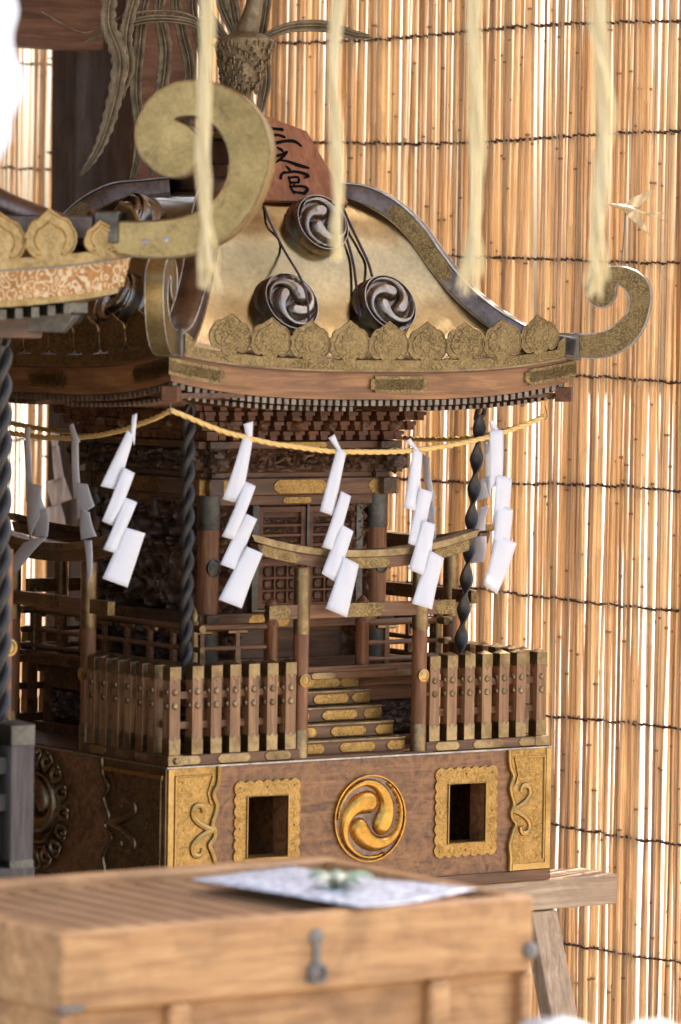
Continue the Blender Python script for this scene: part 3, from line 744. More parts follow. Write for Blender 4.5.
# --- brackets under the eaves
for k in range(4):
    mb = MB(); h0 = .225+.014*k; z0 = .598+.0195*k
    mb.box(-h0+.012, h0-.012, -h0+.012, -h0+.024, z0, z0+.0185, 0)
    x = -h0+.004; i = 0
    while x < h0+.01:
        L = .014 if (i+k) % 2 else .022
        mb.box(x-.0075, x+.0075, -h0-.004*k-L*.4, -h0+.02, z0+.001, z0+.0105, 0)
        mb.box(x-.0115, x+.0115, -h0-.004*k-L*.4-.003, -h0+.02, z0+.0107, z0+.0182, 1 if (i+k) % 3 == 0 else 0)
        x += (2*h0)/15; i += 1
    # carved beasts between the arms
    if k == 1:
        for x in (-.19, -.11, -.03, .05, .13, .2):
            mb.M = Matrix.Translation((x, -h0-.012, z0+.012))
            def beast(a, b):
                th = 2*pi*a; ph = pi*b; n = Vector((sin(ph)*cos(th), sin(ph)*sin(th), cos(ph)))
                return n*(.013+.008*noise.noise(n*3+Vector((x*30, 0, 0))))
            mb.grid(beast, 16, 10, 1); mb.M = Matrix.Identity(4)
    o = mb.build('bracket_tier', ['redwood', 'midcarve'], root); four(o)
# --- eaves
def eave_side():
    mb = MB(); n = 40
    # soffit, rising to the edge
    mb.grid(lambda a, b: (((a-.5)*2)*(.26+(.462-.26)*b), -(.26+(.462-.26)*b), .672+.012*b+eave((a-.5)*2)*b), 24, 4, 0)
    # wooden fascia in two steps
    for yo, za, zb_2, m in ((.466, .684, .697, 0), (.472, .697, .734, 0)):
        def strip(y_, z0_, z1_, y2=None):
            vs = []; fs = []
            for i in range(n+1):
                u = -1+2*i/n; l = eave(u); y2_ = y_ if y2 is None else y2
                vs += [(u*y_, -y_, z0_+l), (u*y2_, -y2_, z1_+l), (u*(y_-.03), -(y_-.03), z1_+l), (u*(y_-.03), -(y_-.03), z0_+l)]
            for i in range(n):
                a = i*4; b = a+4
                fs += [(a, b, b+1, a+1), (a+1, b+1, b+2, a+2), (a+3, b+3, b, a)][0:3]
            return vs, fs
        mb.add(*strip(yo, za, zb_2, yo+.003), m)
    o = mb.build('eave_board', ['copperwood', 'copperwood'], root, 0, 50)
    return o
def strip_mesh(y_, z0_, z1_, u0=-1, u1=1, n=40, thick=.004, y2=None):
    vs = []; fs = []; y2 = y2 or y_
    for i in range(n+1):
        u = u0+(u1-u0)*i/n; l = eave(u)
        vs += [(u*y_, -y_, z0_+l), (u*y2, -y2, z1_+l), (u*(y2-thick), -(y2-thick), z1_+l), (u*(y_-thick), -(y_-thick), z0_+l)]
    for i in range(n):
        a = i*4; b = a+4
        for q in range(4): fs.append((a+q, b+q, b+(q+1) % 4, a+(q+1) % 4))
    fs += [(3, 2, 1, 0), (n*4, n*4+1, n*4+2, n*4+3)]
    return vs, fs
fas = eave_side()
# gilt plates on the fascia
for u0, u1 in ((-1, -.76), (-.02, .22), (.76, 1)):
    mb = MB()
    mb.add(*strip_mesh(.4785, .697, .729, u0, u1, 10, .003), 0)
    mb.add(*strip_mesh(.4785, .703, .723, u0-.02 if u0 > -1 else u0, u1+.02 if u1 < 1 else u1, 10, .0028), 0)
    mb.build('fascia_plate', 'brass_eng', fas)
mb = MB(); mb.add(*strip_mesh(.4825, .7335, .7370), 0); mb.build('fascia_edge', 'redwood', fas)
# rafter ends: two rows of small blocks
mb = MB(); k = 0; x = -.455
while x <= .456:
    u = x/.46; l = eave(u)
    mb.box(x-.0052, x+.0052, -.462, -.30, .6715+l, .6830+l, 0); mb.box(x-.0052, x+.0052, -.4632, -.4618, .6715+l, .6830+l, 1)
    if abs(x) > .05: mb.box(x+.0045, x+.0125, -.448, -.30, .6610+l*.8, .6700+l*.8, 0); mb.box(x+.0045, x+.0125, -.4492, -.4478, .661+l*.8, .67+l*.8, 1)
    x += .0168
mb.build('rafter_ends', ['midcarve', 'capmetal'], fas, .0008)
# crest band
mb = MB(); mb.add(*strip_mesh(.483, .7372, .759, -1, 1, 60, .0035), 0); mb.add(*strip_mesh(.4845, .7372, .7405, -1, 1, 60, .003), 1); 
band = mb.build('crest_band', ['brass_eng', 'brass'], root)
def crest_poly(w, h):
    R_ = [(.15, -.12), (.16, .04), (.20, .10), (.28, .07), (.35, .09), (.40, .14), (.44, .20), (.49, .32), (.497, .46), (.47, .57), (.425, .62), (.41, .70), (.35, .78), (.28, .82), (.22, .83), (.17, .89), (.08, .95), (0, 1.03)]
    return [(a*w, b*h) for a, b in R_]+[(-a*w, b*h) for a, b in R_[-2::-1]]
for k in range(9):
    xc = (k-4)*.0918+.018; u = xc/.483; l = eave(u); wv = .0960; hv = .074
    mb = MB(); cp = crest_poly(wv, hv); a = atan2(eave(u+.02)-eave(u-.02), .04*.483)
    pl = [(xc+x*cos(a)-z*sin(a), .757+l+z*cos(a)+x*sin(a)) for x, z in cp]
    mb.prism(pl, -.4834, -.4794, 0)
    mb.prism([(xc+(x-xc)*.74, (z-.757-l-.03)*.74+.757+l+.031) for x, z in pl[3:-3]], -.4846, -.4830, 0)
    mb.prism([(xc+.020*cos(t/3.5)*(1+.18*cos(t*5*2/3.5)), .757+l+.036+.020*sin(t/3.5)*(1+.18*cos(t*5*2/3.5))) for t in range(22)], -.4856, -.4844, 0)
    rim = [(x, -.4840, z) for x, z in pl[2:-2]]
    mb.tube(rim, .0012, 6, 1)
    inner = [(xc+(x-xc)*.66, -.4838, (z-.757-l)*.66+.757+l+.008) for x, z in pl[4:-4]]
    mb.build('crest', ['brass_eng', 'brass'], band, .0008)
mb = MB()
for s_ in (-1, 1):
    pts = [(s_*.483, .757+eave(1)-.002), (s_*.425, .757+eave(.88)-.002), (s_*.430, .775+eave(.88)), (s_*.445, .782+eave(.92)), (s_*.455, .776+eave(.94)), (s_*.483, .772+eave(1))]
    mb.prism(pts, -.4832, -.4796, 0)
mb.build('corner_leaf', 'brass_eng', band)
four(fas); four(band)
for sx in (-1, 1):
    for sy in (-1, 1):
        mb = MB(); mb.M = Matrix.Translation((sx*.462, sy*.462, .722-.012)) @ Matrix.Rotation(pi/4, 4, 'Z')
        mb.box(-.016, .016, -.016, .016, -.030, -.001, 0); mb.build('corner_rafter', 'redwood', root, .002)
# --- roof skin
mb = MB()
def skin(a, b):
    t = .06+(HALF-.003-.06)*b; u = (a-.5)*2
    return (u*t, -t, roofz(u, t)+.0012*noise.noise(Vector((u*3, t*9, 4))))
mb.grid(skin, 36, 60, 0)
o = mb.build('roof_slope', 'sheet', root, 0, 80); four(o)
# lobed cross section of the hip ridges
def ridge(P=PRO, half=HALF):
    mb = MB(); D = Vector((1, -1, 0)).normalized(); Sd = Vector((1, 1, 0)).normalized(); n = 46
    secs = []
    for i in range(n+1):
        t = .10+(half-.10)*i/n; secs.append((t, prof(t, P)))
    vs = []; fs = []
    wv = .026; q = 6
    for i, (t, z) in enumerate(secs):
        a, b = secs[max(0, i-1)], secs[min(n, i+1)]
        tan = Vector((sqrt(2)*(b[0]-a[0]), b[1]-a[1])).normalized(); nx, nz = -tan.y, tan.x
        c = Vector((t, -t, z))
        hh = .040
        for s_, d in ((-wv, -hh), (-wv, -.004), (-wv*.86, 0), (wv*.86, 0), (wv, -.004), (wv, -hh)):
            vs.append(c+Sd*s_+D*(nx*d)+Vector((0, 0, nz*d)))
    for i in range(n):
        for k in range(q-1):
            fs.append((i*q+k, (i+1)*q+k, (i+1)*q+k+1, i*q+k+1))
    fs.append(tuple(range(n*q, n*q+q)))
    mb.add(vs, fs, 0)
    for s_ in (-1, 1):
        for dz in (0, -.037):
            pth = []
            for i, (t, z) in enumerate(secs):
                a, b = secs[max(0, i-1)], secs[min(n, i+1)]; tan = Vector((sqrt(2)*(b[0]-a[0]), b[1]-a[1])).normalized()
                pth.append(Vector((t, -t, z))+Sd*s_*wv+D*(-tan.y*dz)+Vector((0, 0, tan.x*dz)))
            mb.tube(pth, .0022, 6, 1 if dz == 0 else 2)
    o = mb.build('hip_ridge', ['bronze', 'silver', 'brass'], root, 0, 50)
    # engraved plates on the flanks
    mb = MB()
    for s_ in (-1, 1):
        for t0, t1 in ((.222, .312),):
            vs = []; fs = []; k = 14
            for i in range(k+1):
                t = t0+(t1-t0)*i/k; z = prof(t, P); tan = Vector((sqrt(2)*.01, prof(t+.005, P)-prof(t-.005, P))).normalized()
                e = min(1, min(i, k-i)/1.5+.25)
                for d in (-.019-.0165*e, -.019+.0165*e): vs.append(Vector((t, -t, z))+Sd*s_*(wv+.0018)+D*(-tan.y*d)+Vector((0, 0, tan.x*d)))
            for i in range(k): fs.append((2*i, 2*i+2, 2*i+3, 2*i+1))
            mb.add(vs, fs, 0)
    mb.build('ridge_plate', 'brass_eng', o)
    return o
rd = ridge(); four(rd)
# --- curled corner finials: outline in the diagonal plane (s along the diagonal, z)
CURL = [(.660, .770), (.700, .766), (.743, .771), (.785, .795), (.811, .833), (.822, .885), (.812, .922), (.779, .943), (.745, .946), (.715, .938), (.698, .918), (.695, .893), (.706, .873), (.724, .866), (.742, .873), (.752, .890), (.753, .905), (.757, .911), (.768, .905), (.780, .885), (.778, .862), (.760, .838), (.733, .820), (.700, .813), (.660, .812)]
def curl_mesh(outline, th, mats, D, Sd, C0, parent, name='curled_finial', rivets=()):
    P = [Vector((a, b, 0)) for a, b in outline]
    body = smoothpath(P[1:-1], 4); body = [P[0]]+body+[P[-1]]
    mb = MB(); n = len(body)
    D = Vector(D); Sd = Vector(Sd); C0 = Vector(C0)
    def W_(p, o_): return C0+D*p.x+Vector((0, 0, p.y))+Sd*o_
    vs = [W_(p, -th/2) for p in body]+[W_(p, th/2) for p in body]
    fs = [tuple(range(n)), tuple(range(2*n-1, n-1, -1))]
    mb.add(vs, fs, 0); mb.add(vs, [(i, i+n, (i+1) % n+n, (i+1) % n) for i in range(n)], 1)
    for s_ in (-1, 1): mb.tube([W_(p, s_*(th/2)) for p in body], th*.04, 6, 2, closed=True)
    for a, b, r in rivets:
        for s_ in (-1, 1):
            c = W_(Vector((a, b, 0)), s_*th/2)
            mb.M = Matrix.Translation(c) @ (Sd*s_).to_track_quat('Z', 'Y').to_matrix().to_4x4()
            mb.lathe([(r, -.001), (r*.9, .0012), (r*.4, .0022), (0, .0024)], 14, m=3); mb.M = Matrix.Identity(4)
    return mb.build(name, mats, parent, 0, 50)
curls = []
for dx, dy in ((1, -1), (-1, -1), (-1, 1), (1, 1)):
    c = curl_mesh(CURL, .034, ['brass_eng', 'olive', 'silver', 'gold_line'], Vector((dx, dy, 0)).normalized(), Vector((-dy, dx, 0)).normalized(), (0, 0, 0), root)
    curls.append(c)
# sockets where the curls meet the ridges
mb = MB()
for dx, dy in ((1, -1), (-1, -1), (-1, 1), (1, 1)):
    mb.M = Matrix.Rotation(atan2(dy, dx), 4, 'Z'); mb.box(.630, .684, -.026, .026, .762, .815, 0)
mb.M = Matrix.Identity(4); mb.build('ridge_socket', 'steelgrey', root, .003)
# roof bosses with three commas
def boss(px, py, scale=1.0, side=0, turn=0):
    # find the roof point under the pixel on the front slope
    best = None
    for i in range(400):
        t = .10+.37*i/400; p = at(px, py, 'y', -t)
        if abs(p.x) <= t:
            d = p.z-roofz(p.x/t, t)
            if best is None or abs(d) < best[0]: best = (abs(d), p, t)
    return best
def boss_at(x, t, R, turn, rz=0):
    z = roofz(x/t, t); dz = (roofz(x/(t+.01), t+.01)-roofz(x/(t-.01), t-.01))/.02
    n = Vector((0, dz, 1)).normalized(); n = Vector((0, -abs(dz), 1)).normalized()
    n = (n*.8+Vector((0, -1, 0))*.35).normalized()
    q = n.to_track_quat('Z', 'Y'); X = Vector((1, 0, 0)); Y = n.cross(X).normalized()
    Mx = Matrix(((X.x, Y.x, n.x, x), (X.y, Y.y, n.y, -t), (X.z, Y.z, n.z, z), (0, 0, 0, 1))) @ Matrix.Translation((0, 0, .027))
    mb = MB(); tomoe_disc(mb, R, .017, .008, Mx, 0, 1, turn=turn, depth=.032, mirror=1, nr=40, na=110)
    o = mb.build('roof_boss', ['boss', 'bronze'], root, 0, 70); o.rotation_euler.z = rz
    return o
BOSS = [(.006, .247, .058), (-.126, .336, .059), (.106, .336, .059)]
for k, (x, t, R) in enumerate(BOSS):
    boss_at(x, t, R, 1.6+k*.9); boss_at(x, t, R, 1.2+k, -pi/2)
# roof crown: stepped brass basin under the phoenix
mb = MB(); mb.box(-.10, .10, -.10, .10, 1.085, 1.135, 0); mb.box(-.078, .078, -.078, .078, 1.135, 1.185, 0); mb.box(-.095, .095, -.095, .095, 1.185, 1.20, 1); mb.box(-.06, .06, -.06, .06, 1.2, 1.225, 0)
mb.build('roof_crown', ['bronze', 'brass'], root, .003)
# swallows on wires above the curls
def swallow(c, yaw, parent, wire_to):
    mb = MB(); R_ = Matrix.Translation(c) @ Matrix.Rotation(yaw, 4, 'Z') @ Matrix.Rotation(radians(8), 4, 'Y') @ Matrix.Rotation(radians(58), 4, 'X')
    mb.M = R_
    mb.tube(smoothpath([(-.040, 0, .004), (-.024, 0, .003), (0, 0, 0), (.02, 0, -.004), (.042, 0, -.010)], 3), [.0012, .0018, .0026, .0035, .0045, .0055, .006, .006, .0055, .0045, .0035, .002, .001], 8, 0)
    for s_ in (-1, 1):
        pl = [(-.008, s_*.004), (.012, s_*.026), (.052, s_*.056), (.040, s_*.030), (.022, s_*.004)][::-1]
        mb.prism(pl if s_ > 0 else pl[::-1], .0005, .0022, 0, 'xy')
        mb.prism([(.036, s_*.001), (.052, s_*.004), (.088, s_*.013), (.055, s_*.0005)] if s_ < 0 else [(.036, .001), (.055, .0005), (.088, .013), (.052, .004)], -.010, -.009, 0, 'xy')
    mb.M = Matrix.Identity(4); mb.tube([Vector(wire_to), Vector(c)], .0014, 6, 1)
    return mb.build('swallow_ornament', ['birdtan', 'iron'], parent, 0, 40)
cs = at(621, 268, 'd', (Vector((.545, -.545, .94))-CP).dot(fw)); swallow(at(626, 208, 'd', (Vector((.545, -.545, .94))-CP).dot(fw)), radians(-35), curls[0], cs-Vector((0, 0, .01)))

# ------------------------------------------------------------------ plaque with brushed characters
plq = thing('wooden_plaque', 'reddish cedar plaque with black brushed characters leaning on the roof top', 'plaque', (.10, -.16, 1.08))
A = at(255, 200, 'y', -.205); Bp = at(349, 203, 'y', -.205); Tp = at(307, 131, 'y', -.135); TL = at(262, 114, 'y', -.12)
ax = (Bp-A).normalized(); v_ = (Tp-A); nrm = ax.cross(v_).normalized()
if nrm.y > 0: nrm = -nrm
vv = nrm.cross(ax)
if vv.z < 0: vv = -vv
def pl_uv(p): return ((p-A).dot(ax), (p-A).dot(vv))
def ray_uv(px, py):
    d = fw+RT*((px-340.5)/FPX)-UP*((py-512)/FPX); k = (A-CP).dot(nrm)/d.dot(nrm); return pl_uv(CP+d*k)
outl = [ray_uv(x, y) for x, y in ((240, 199), (349, 203), (307, 131), (262, 114), (232, 112))]
mb = MB(); th = .022
vs = [A+ax*a+vv*b for a, b in outl]; vs += [q-nrm*th for q in vs]; n = len(outl)
mb.add(vs, [tuple(range(n)), tuple(range(2*n-1, n-1, -1))]+[(i, i+n, (i+1) % n+n, (i+1) % n) for i in range(n)])
mb.build('board', 'plaque', plq, .0015)
mb = MB()
def K(x, y): return (240+x/4.256, 100+y/4.256)
strokes = [([(126, 121), (150, 124), (178, 127)], (3.4, 2.6, 3.4)), ([(135, 152), (160, 150), (186, 158)], (3, 2.4, 3.2)), ([(138, 188), (190, 176), (232, 178), (258, 196)], (3.2, 2.6, 3.4, 2.2)),
    ([(158, 204), (176, 214), (184, 224)], (2, 3, 1.4)), ([(144, 240), (175, 234), (198, 222)], (3, 2.4, 2.2)), ([(198, 222), (178, 246), (150, 268)], (2.4, 2.4, 1.6)), ([(162, 256), (200, 262), (245, 278), (290, 290)], (1.4, 2.4, 3.8, 2.4)),
    ([(196, 284), (208, 296), (214, 304)], (2, 3, 2)), ([(172, 334), (176, 318), (190, 306)], (2.8, 2.4, 1.6)), ([(184, 312), (235, 306), (286, 320), (284, 328), (272, 332)], (2, 2.6, 3.4, 2.4, 1.2)),
    ([(206, 330), (214, 358)], (2.2, 2.2)), ([(206, 332), (246, 330), (248, 352)], (2, 2.4, 2.4)), ([(214, 352), (248, 352)], (2, 2)),
    ([(232, 352), (228, 366)], (1.6, 1.6)), ([(212, 368), (228, 396)], (2.4, 2.4)), ([(212, 370), (258, 368), (286, 378), (272, 400)], (2, 2.4, 3.0, 2.6)), ([(228, 392), (270, 398)], (2.2, 2.6))]
for pts, ws in strokes:
    uv = [ray_uv(*K(x, y)) for x, y in pts]
    P = [Vector((a, b, w_*.00125)) for (a, b), w_ in zip(uv, ws)]
    sp = smoothpath(P, 5); L_ = []; R_2 = []
    for i, q in enumerate(sp):
        t = sp[min(i+1, len(sp)-1)]-sp[max(i-1, 0)]; t = Vector((t.x, t.y)); t.normalize(); w_ = max(.0005, q.z*(1+.12*noise.noise(Vector((q.x*400, q.y*400, 0)))))
        L_.append((q.x-t.y*w_, q.y+t.x*w_)); R_2.append((q.x+t.y*w_, q.y-t.x*w_))
    vs = [A+ax*a+vv*b+nrm*.0012 for a, b in L_+R_2]; k = len(L_)
    mb.add(vs, [(i, i+1, k+i+1, k+i) for i in range(k-1)])
    for e in (0, -1):      # rounded stroke ends
        q = sp[e]; c_ = A+ax*q.x+vv*q.y+nrm*.00125
        mb.add([c_+(ax*cos(2*pi*j/10)+vv*sin(2*pi*j/10))*q.z for j in range(10)], [tuple(range(10))])
mb.build('brushed_characters', 'ink', plq)

def cord(name, pts, r, mat_, label, cat, group=None, n=6, sub=6, tw=0):
    mb = MB(); mb.tube(smoothpath(pts, sub), r, n, 0); return tag(mb.build(name, mat_), label, cat, group)
def rp(px, py, lift=.012):
    """point on the front roof slope seen through a pixel, lifted a little"""
    best = None
    for i in range(600):
        t = .10+.375*i/600; p = at(px, py, 'y', -t); d = abs(p.z-lift-roofz(max(-1, min(1, p.x/t)), t))
        if best is None or d < best[0]: best = (d, p)
    return best[1]
cord('tie_cord', [at(264, 206, 'y', -.21), rp(270, 222), rp(284, 250, .02), at(300, 277, 'y', -.425), at(307, 298, 'y', -.44), at(309, 322, 'y', -.43)], .0024, 'darkcord', 'thin dark cord running from the plaque across the left roof boss', 'cord', 'dark cords hanging down the roof')
cord('tie_cord', [at(343, 208, 'y', -.21), rp(350, 224), rp(360, 245), rp(368, 262), rp(372, 276, .03)], .0028, 'darkcord', 'short dark cord from the right tip of the plaque down to the right roof boss', 'cord', 'dark cords hanging down the roof')
cord('tie_cord', [at(340, 214, 'y', -.22), rp(346, 236), rp(353, 262), rp(357, 292, .02), rp(360, 318, .03)], .0028, 'darkcord', 'long dark cord left of the right roof boss reaching the eave crests', 'cord', 'dark cords hanging down the roof')

# ------------------------------------------------------------------ phoenix on the roof crown
ph = thing('phoenix_ornament', 'weathered metal phoenix with drooping tail feathers perched on the roof top', 'bird ornament', (.02, .04, 1.225))
DX = 8.86
def A3(px, py, d=0): return at(px, py, 'd', DX+d)
mb = MB()
def bodyf(a, b):
    th = 2*pi*a; s_ = b; c = A3(243, 63)
    prof_ = min(1, (s_*7+.02))**.5*(1-.52*s_)*min(1, (1-s_)*6+.25)**.5
    z = (.5-s_)*.125; r = .053*prof_
    n = 1+.05*noise.noise(Vector((cos(th)*3, sin(th)*3, s_*14)))
    return c+RT*(cos(th)*r*n*1.15+.012*(.5-s_))+fw*(sin(th)*r*n)+Vector((0, 0, z))
mb.grid(bodyf, 72, 60, 0)
for k in range(170):   # overlapping breast feathers
    a = random.uniform(-1.7, 1.7); s_ = random.uniform(.04, .9); th = -pi/2+a
    q = Vector(bodyf((th/(2*pi)) % 1, s_)); out = (RT*cos(th)+fw*sin(th))
    mb.tube([q-out*.002, q+out*.003-Vector((0, 0, .006)), q+out*.002-Vector((0, 0, .015))], [.001, .0038, .0005], 5, 0)
mb.build('body', 'phoenix', ph, 0, 60)
mb = MB(); mb.tube(smoothpath([A3(243, 45), A3(249, 25), A3(254, 5), A3(256, -25), A3(248, -45), A3(238, -48)], 4), [.030, .027, .024, .022, .021, .020, .019, .018, .017, .016, .015, .015, .015, .016, .017, .017, .015, .012, .008, .004, .002], 12, 0)
mb.build('neck', 'phoenix', ph)
for x in (237, 246):
    mb = MB(); f0 = A3(x, 112); mb.tube([A3(x, 78), A3(x+1, 96), f0, f0+Vector((0, 0, -.05))], [.017, .008, .0055, .0055], 8, 0)
    for a in (-.6, 0, .6): mb.tube([f0+Vector((0, 0, -.05)), f0+Vector((.03*sin(a), -.03*cos(a), -.052)), f0+Vector((.04*sin(a), -.042*cos(a), -.062))], [.005, .004, .001], 6, 0)
    mb.build('leg', 'phoenix', ph)
def blade(name, pts, w, serr=0, d=0, mat_='phoenix', par=ph, thick=.0022, dd=0):
    """flat feather: ribbon along pts (pixels at the phoenix's depth), width profile w"""
    P = smoothpath([A3(x, y, d+dd*i) for i, (x, y) in enumerate(pts)], 7); n = len(P); mb = MB(); vs = []; fs = []
    for i, q in enumerate(P):
        t = (P[min(i+1, n-1)]-P[max(i-1, 0)]).normalized(); s_ = t.cross(fw).normalized(); k = i/(n-1)
        ww = w*(sin(pi*min(1, k*.93+.07))**.6)*(1+.45*serr*((i % 2)*1.0-.5)); vs += [q-s_*ww, q+fw*.006*sin(pi*k)+fw*.004, q+s_*ww*.9]
    for i in range(n-1): fs += [(i*3, i*3+1, i*3+4, i*3+3), (i*3+1, i*3+2, i*3+5, i*3+4)]
    mb.add(vs, fs)
    if thick: mb.tube([q-fw*.001 for q in P], [.0016*(1-.8*i/n) for i in range(n)], 6)
    return mb.build(name, mat_, par, 0, 50, solid=thick)
blade('wing_feather', [(262, 38), (290, 27), (325, 26), (352, 34), (372, 37)], .012)
blade('wing_feather', [(222, 40), (190, 22), (150, 19), (118, 28), (82, 44)], .008)
blade('wing_feather', [(215, 30), (180, 12), (130, 14), (85, 33), (42, 12)], .0022)
for k, (pts, w_, sr, d) in enumerate([([(150, -60), (118, -20), (108, 20), (120, 60), (112, 110), (98, 150), (80, 176)], .017, .7, -.06), ([(170, -60), (138, -10), (126, 35), (128, 70), (112, 110), (100, 140)], .014, .6, -.02),
        ([(180, -60), (148, -10), (140, 40), (136, 90), (140, 130), (136, 165), (128, 190)], .012, 0, .04), ([(190, -60), (160, 0), (166, 50), (160, 100), (150, 140), (152, 175)], .014, .5, .08),
        ([(190, -60), (176, -5), (182, 30), (190, 70), (186, 110), (196, 160)], .012, 0, .12), ([(205, -60), (192, 0), (200, 40), (206, 80), (200, 140)], .010, .3, .15)]):
    blade('tail_feather', pts, w_, sr, d)
for pts, w_ in (([(238, 40), (222, 5), (214, -40)], .011), ([(240, 40), (232, 0), (230, -40)], .012), ([(232, 48), (208, 14), (188, -30)], .010), ([(256, 60), (264, 20), (272, -40)], .010), ([(246, 118), (258, 150), (262, 178), (255, 200)], .008), ([(262, 40), (266, 80), (258, 120)], .012)):
    blade('body_feather', pts, w_, .25, .03)

# ------------------------------------------------------------------ straw rope under the eaves
CRN = [(-.462, -.462, .664), (.428, -.440, .650), (.44, .44, .66), (-.44, .44, .66)]
def ropept(i, t, sag):
    a = Vector(CRN[i]); b = Vector(CRN[(i+1) % 4]); p = a.lerp(b, t); p.z -= sag*4*t*(1-t)*(1-.12*sin(pi*t)); return p
SAG = [.084, .072, .08, .072]
base_path = []
for i in range(4):
    for k in range(90): base_path.append(ropept(i, k/90, SAG[i])+Vector((0, 0, .002*noise.noise(Vector((i*4+k*.12, 0, 0))))))
mb = MB(); nP = len(base_path)
for st in range(3):
    pth = []
    for i, p in enumerate(base_path):
        for h_ in range(2):
            q = p.lerp(base_path[(i+1) % nP], h_/2); t = (base_path[(i+1) % nP]-base_path[i-1]).normalized(); a = Vector((0, 0, 1)); b = t.cross(a).normalized()
            an = (i+h_/2)*1.05+st*2*pi/3; pth.append(q+(a*cos(an)+b*sin(an))*.0026)
    mb.tube(pth, .0029, 6, 0, closed=True)
tag(mb.build('straw_rope', 'rope', angle=80), 'thin golden twisted straw rope sagging between the eave corners with paper streamers on it', 'rope')
mb = MB(); h1 = Vector((-.4656, -.4656, .680)); mb.tube([h1, h1+Vector((0, 0, -.008)), h1+Vector((-.004, -.004, -.018)), h1+Vector((0, 0, -.024)), h1+Vector((.004, .004, -.018))], .0012, 6)
h1 = Vector((.430, -.4425, .672)); mb.tube([h1, h1+Vector((.004, 0, -.012)), h1+Vector((.006, 0, -.022)), h1+Vector((0, 0, -.028)), h1+Vector((-.004, 0, -.02))], .0012, 6)
mb.build('rope_hook', 'iron', root)

# ------------------------------------------------------------------ paper streamers
def shide(quads, tab, d0, label, seed=0, fan=0):
    """zigzag folded paper; each quad: four pixel corners; successive folds lie slightly apart in depth"""
    mb = MB(); rnd = random.Random(seed)
    def sheet(q, d, bow):
        c = [at(x, y, 'y', d0) for x, y in q]
        def fn(a, b):
            top = c[0].lerp(c[1], a); bot = c[3].lerp(c[2], a); p = top.lerp(bot, b)
            return p+Vector((-.35, -.9, 0))*(d+bow*sin(pi*b)+.004*sin(pi*a)+.003*noise.noise(Vector((a*2+seed, b*2+d*300, 0))))
        mb.grid(fn, 6, 10)
    if tab: sheet(tab, .002, .001)
    for i, q in enumerate(quads): sheet(q, .004+.0035*i, rnd.uniform(-.005, .007))
    return tag(mb.build('paper_streamer', 'paper', solid=.0003, angle=60), label, 'paper streamer', 'white zigzag paper streamers on the straw rope')
shide([[(127, 430), (134, 436), (118, 490), (100, 486)], [(122, 467), (134, 473), (113, 526), (101, 521)], [(124, 497), (136, 502), (114, 553), (102, 549)], [(124, 527), (144, 533), (126, 587), (101, 578)]],
      [(132, 415), (137, 413), (134, 446), (130, 432)], -.455, 'paper streamer hanging left of the near corner, leaning to the left over the dark wall', 1)
shide([[(243, 435), (252, 440), (240, 504), (222, 499)], [(244, 481), (255, 486), (233, 540), (221, 536)], [(244, 513), (256, 519), (235, 570), (219, 564)], [(245, 546), (261, 553), (240, 608), (217, 599)]],
      [(243, 424), (253, 421), (251, 450), (246, 438)], -.455, 'paper streamer right of the near twisted black cord, over the left body pillar', 2)
shide([[(337, 447), (346, 453), (333, 516), (319, 511)], [(340, 491), (350, 496), (335, 551), (321, 547)], [(340, 524), (352, 531), (336, 583), (320, 573)], [(341, 556), (357, 564), (345, 617), (324, 608)]],
      [(328, 438), (334, 434), (345, 458), (338, 452)], -.455, 'paper streamer in the middle, hanging over the doors', 3)
shide([[(413, 447), (422, 453), (418, 511), (403, 508)], [(418, 488), (432, 492), (421, 548), (407, 543)], [(421, 520), (434, 524), (426, 577), (407, 569)], [(428, 550), (442, 558), (430, 609), (410, 603)]],
      [(405, 441), (410, 438), (420, 452), (414, 450)], -.450, 'paper streamer over the right gate pillar, front one of the pair', 4)
shide([[(489, 430), (503, 430), (502, 480), (489, 490)], [(495, 474), (511, 478), (505, 530), (491, 524)], [(495, 504), (511, 509), (507, 552), (489, 554)], [(494, 534), (515, 543), (495, 594), (481, 584)]],
      [(488, 421), (493, 420), (502, 436), (494, 436)], -.445, 'rightmost front paper streamer, in front of the reed screen', 5)
# those hanging on the far ropes
def shide_x(quads, tab, xplane, label, seed):
    mb = MB(); rnd = random.Random(seed)
    def sheet(q, d, bow):
        c = [at(x, y, 'x', xplane) for x, y in q]
        mb.grid(lambda a, b: c[0].lerp(c[1], a).lerp(c[3].lerp(c[2], a), b)+Vector((-.9, -.3, 0))*(d+bow*sin(pi*b)+.004*sin(pi*a)), 6, 10)
    if tab: sheet(tab, .002, .001)
    for i, q in enumerate(quads): sheet(q, .004+.003*i, rnd.uniform(-.006, .010))
    return tag(mb.build('paper_streamer', 'paper', solid=.0003, angle=60), label, 'paper streamer', 'white zigzag paper streamers on the straw rope')
shide_x([[(423, 453), (431, 458), (437, 498), (431, 508)], [(430, 490), (438, 508), (438, 530), (432, 542)], [(432, 512), (439, 532), (438, 556), (430, 560)]], None, .42, 'narrow twisted paper streamer partly hidden behind the one over the right gate pillar', 6)
shide_x([[(484, 440), (492, 440), (492, 500), (487, 478)], [(482, 478), (492, 476), (490, 498), (477, 501)], [(481, 509), (492, 505), (488, 530), (476, 533)], [(478, 536), (490, 536), (487, 562), (474, 563)]], None, .42, 'pale paper streamer behind the rightmost front one, showing at its left edge', 7)
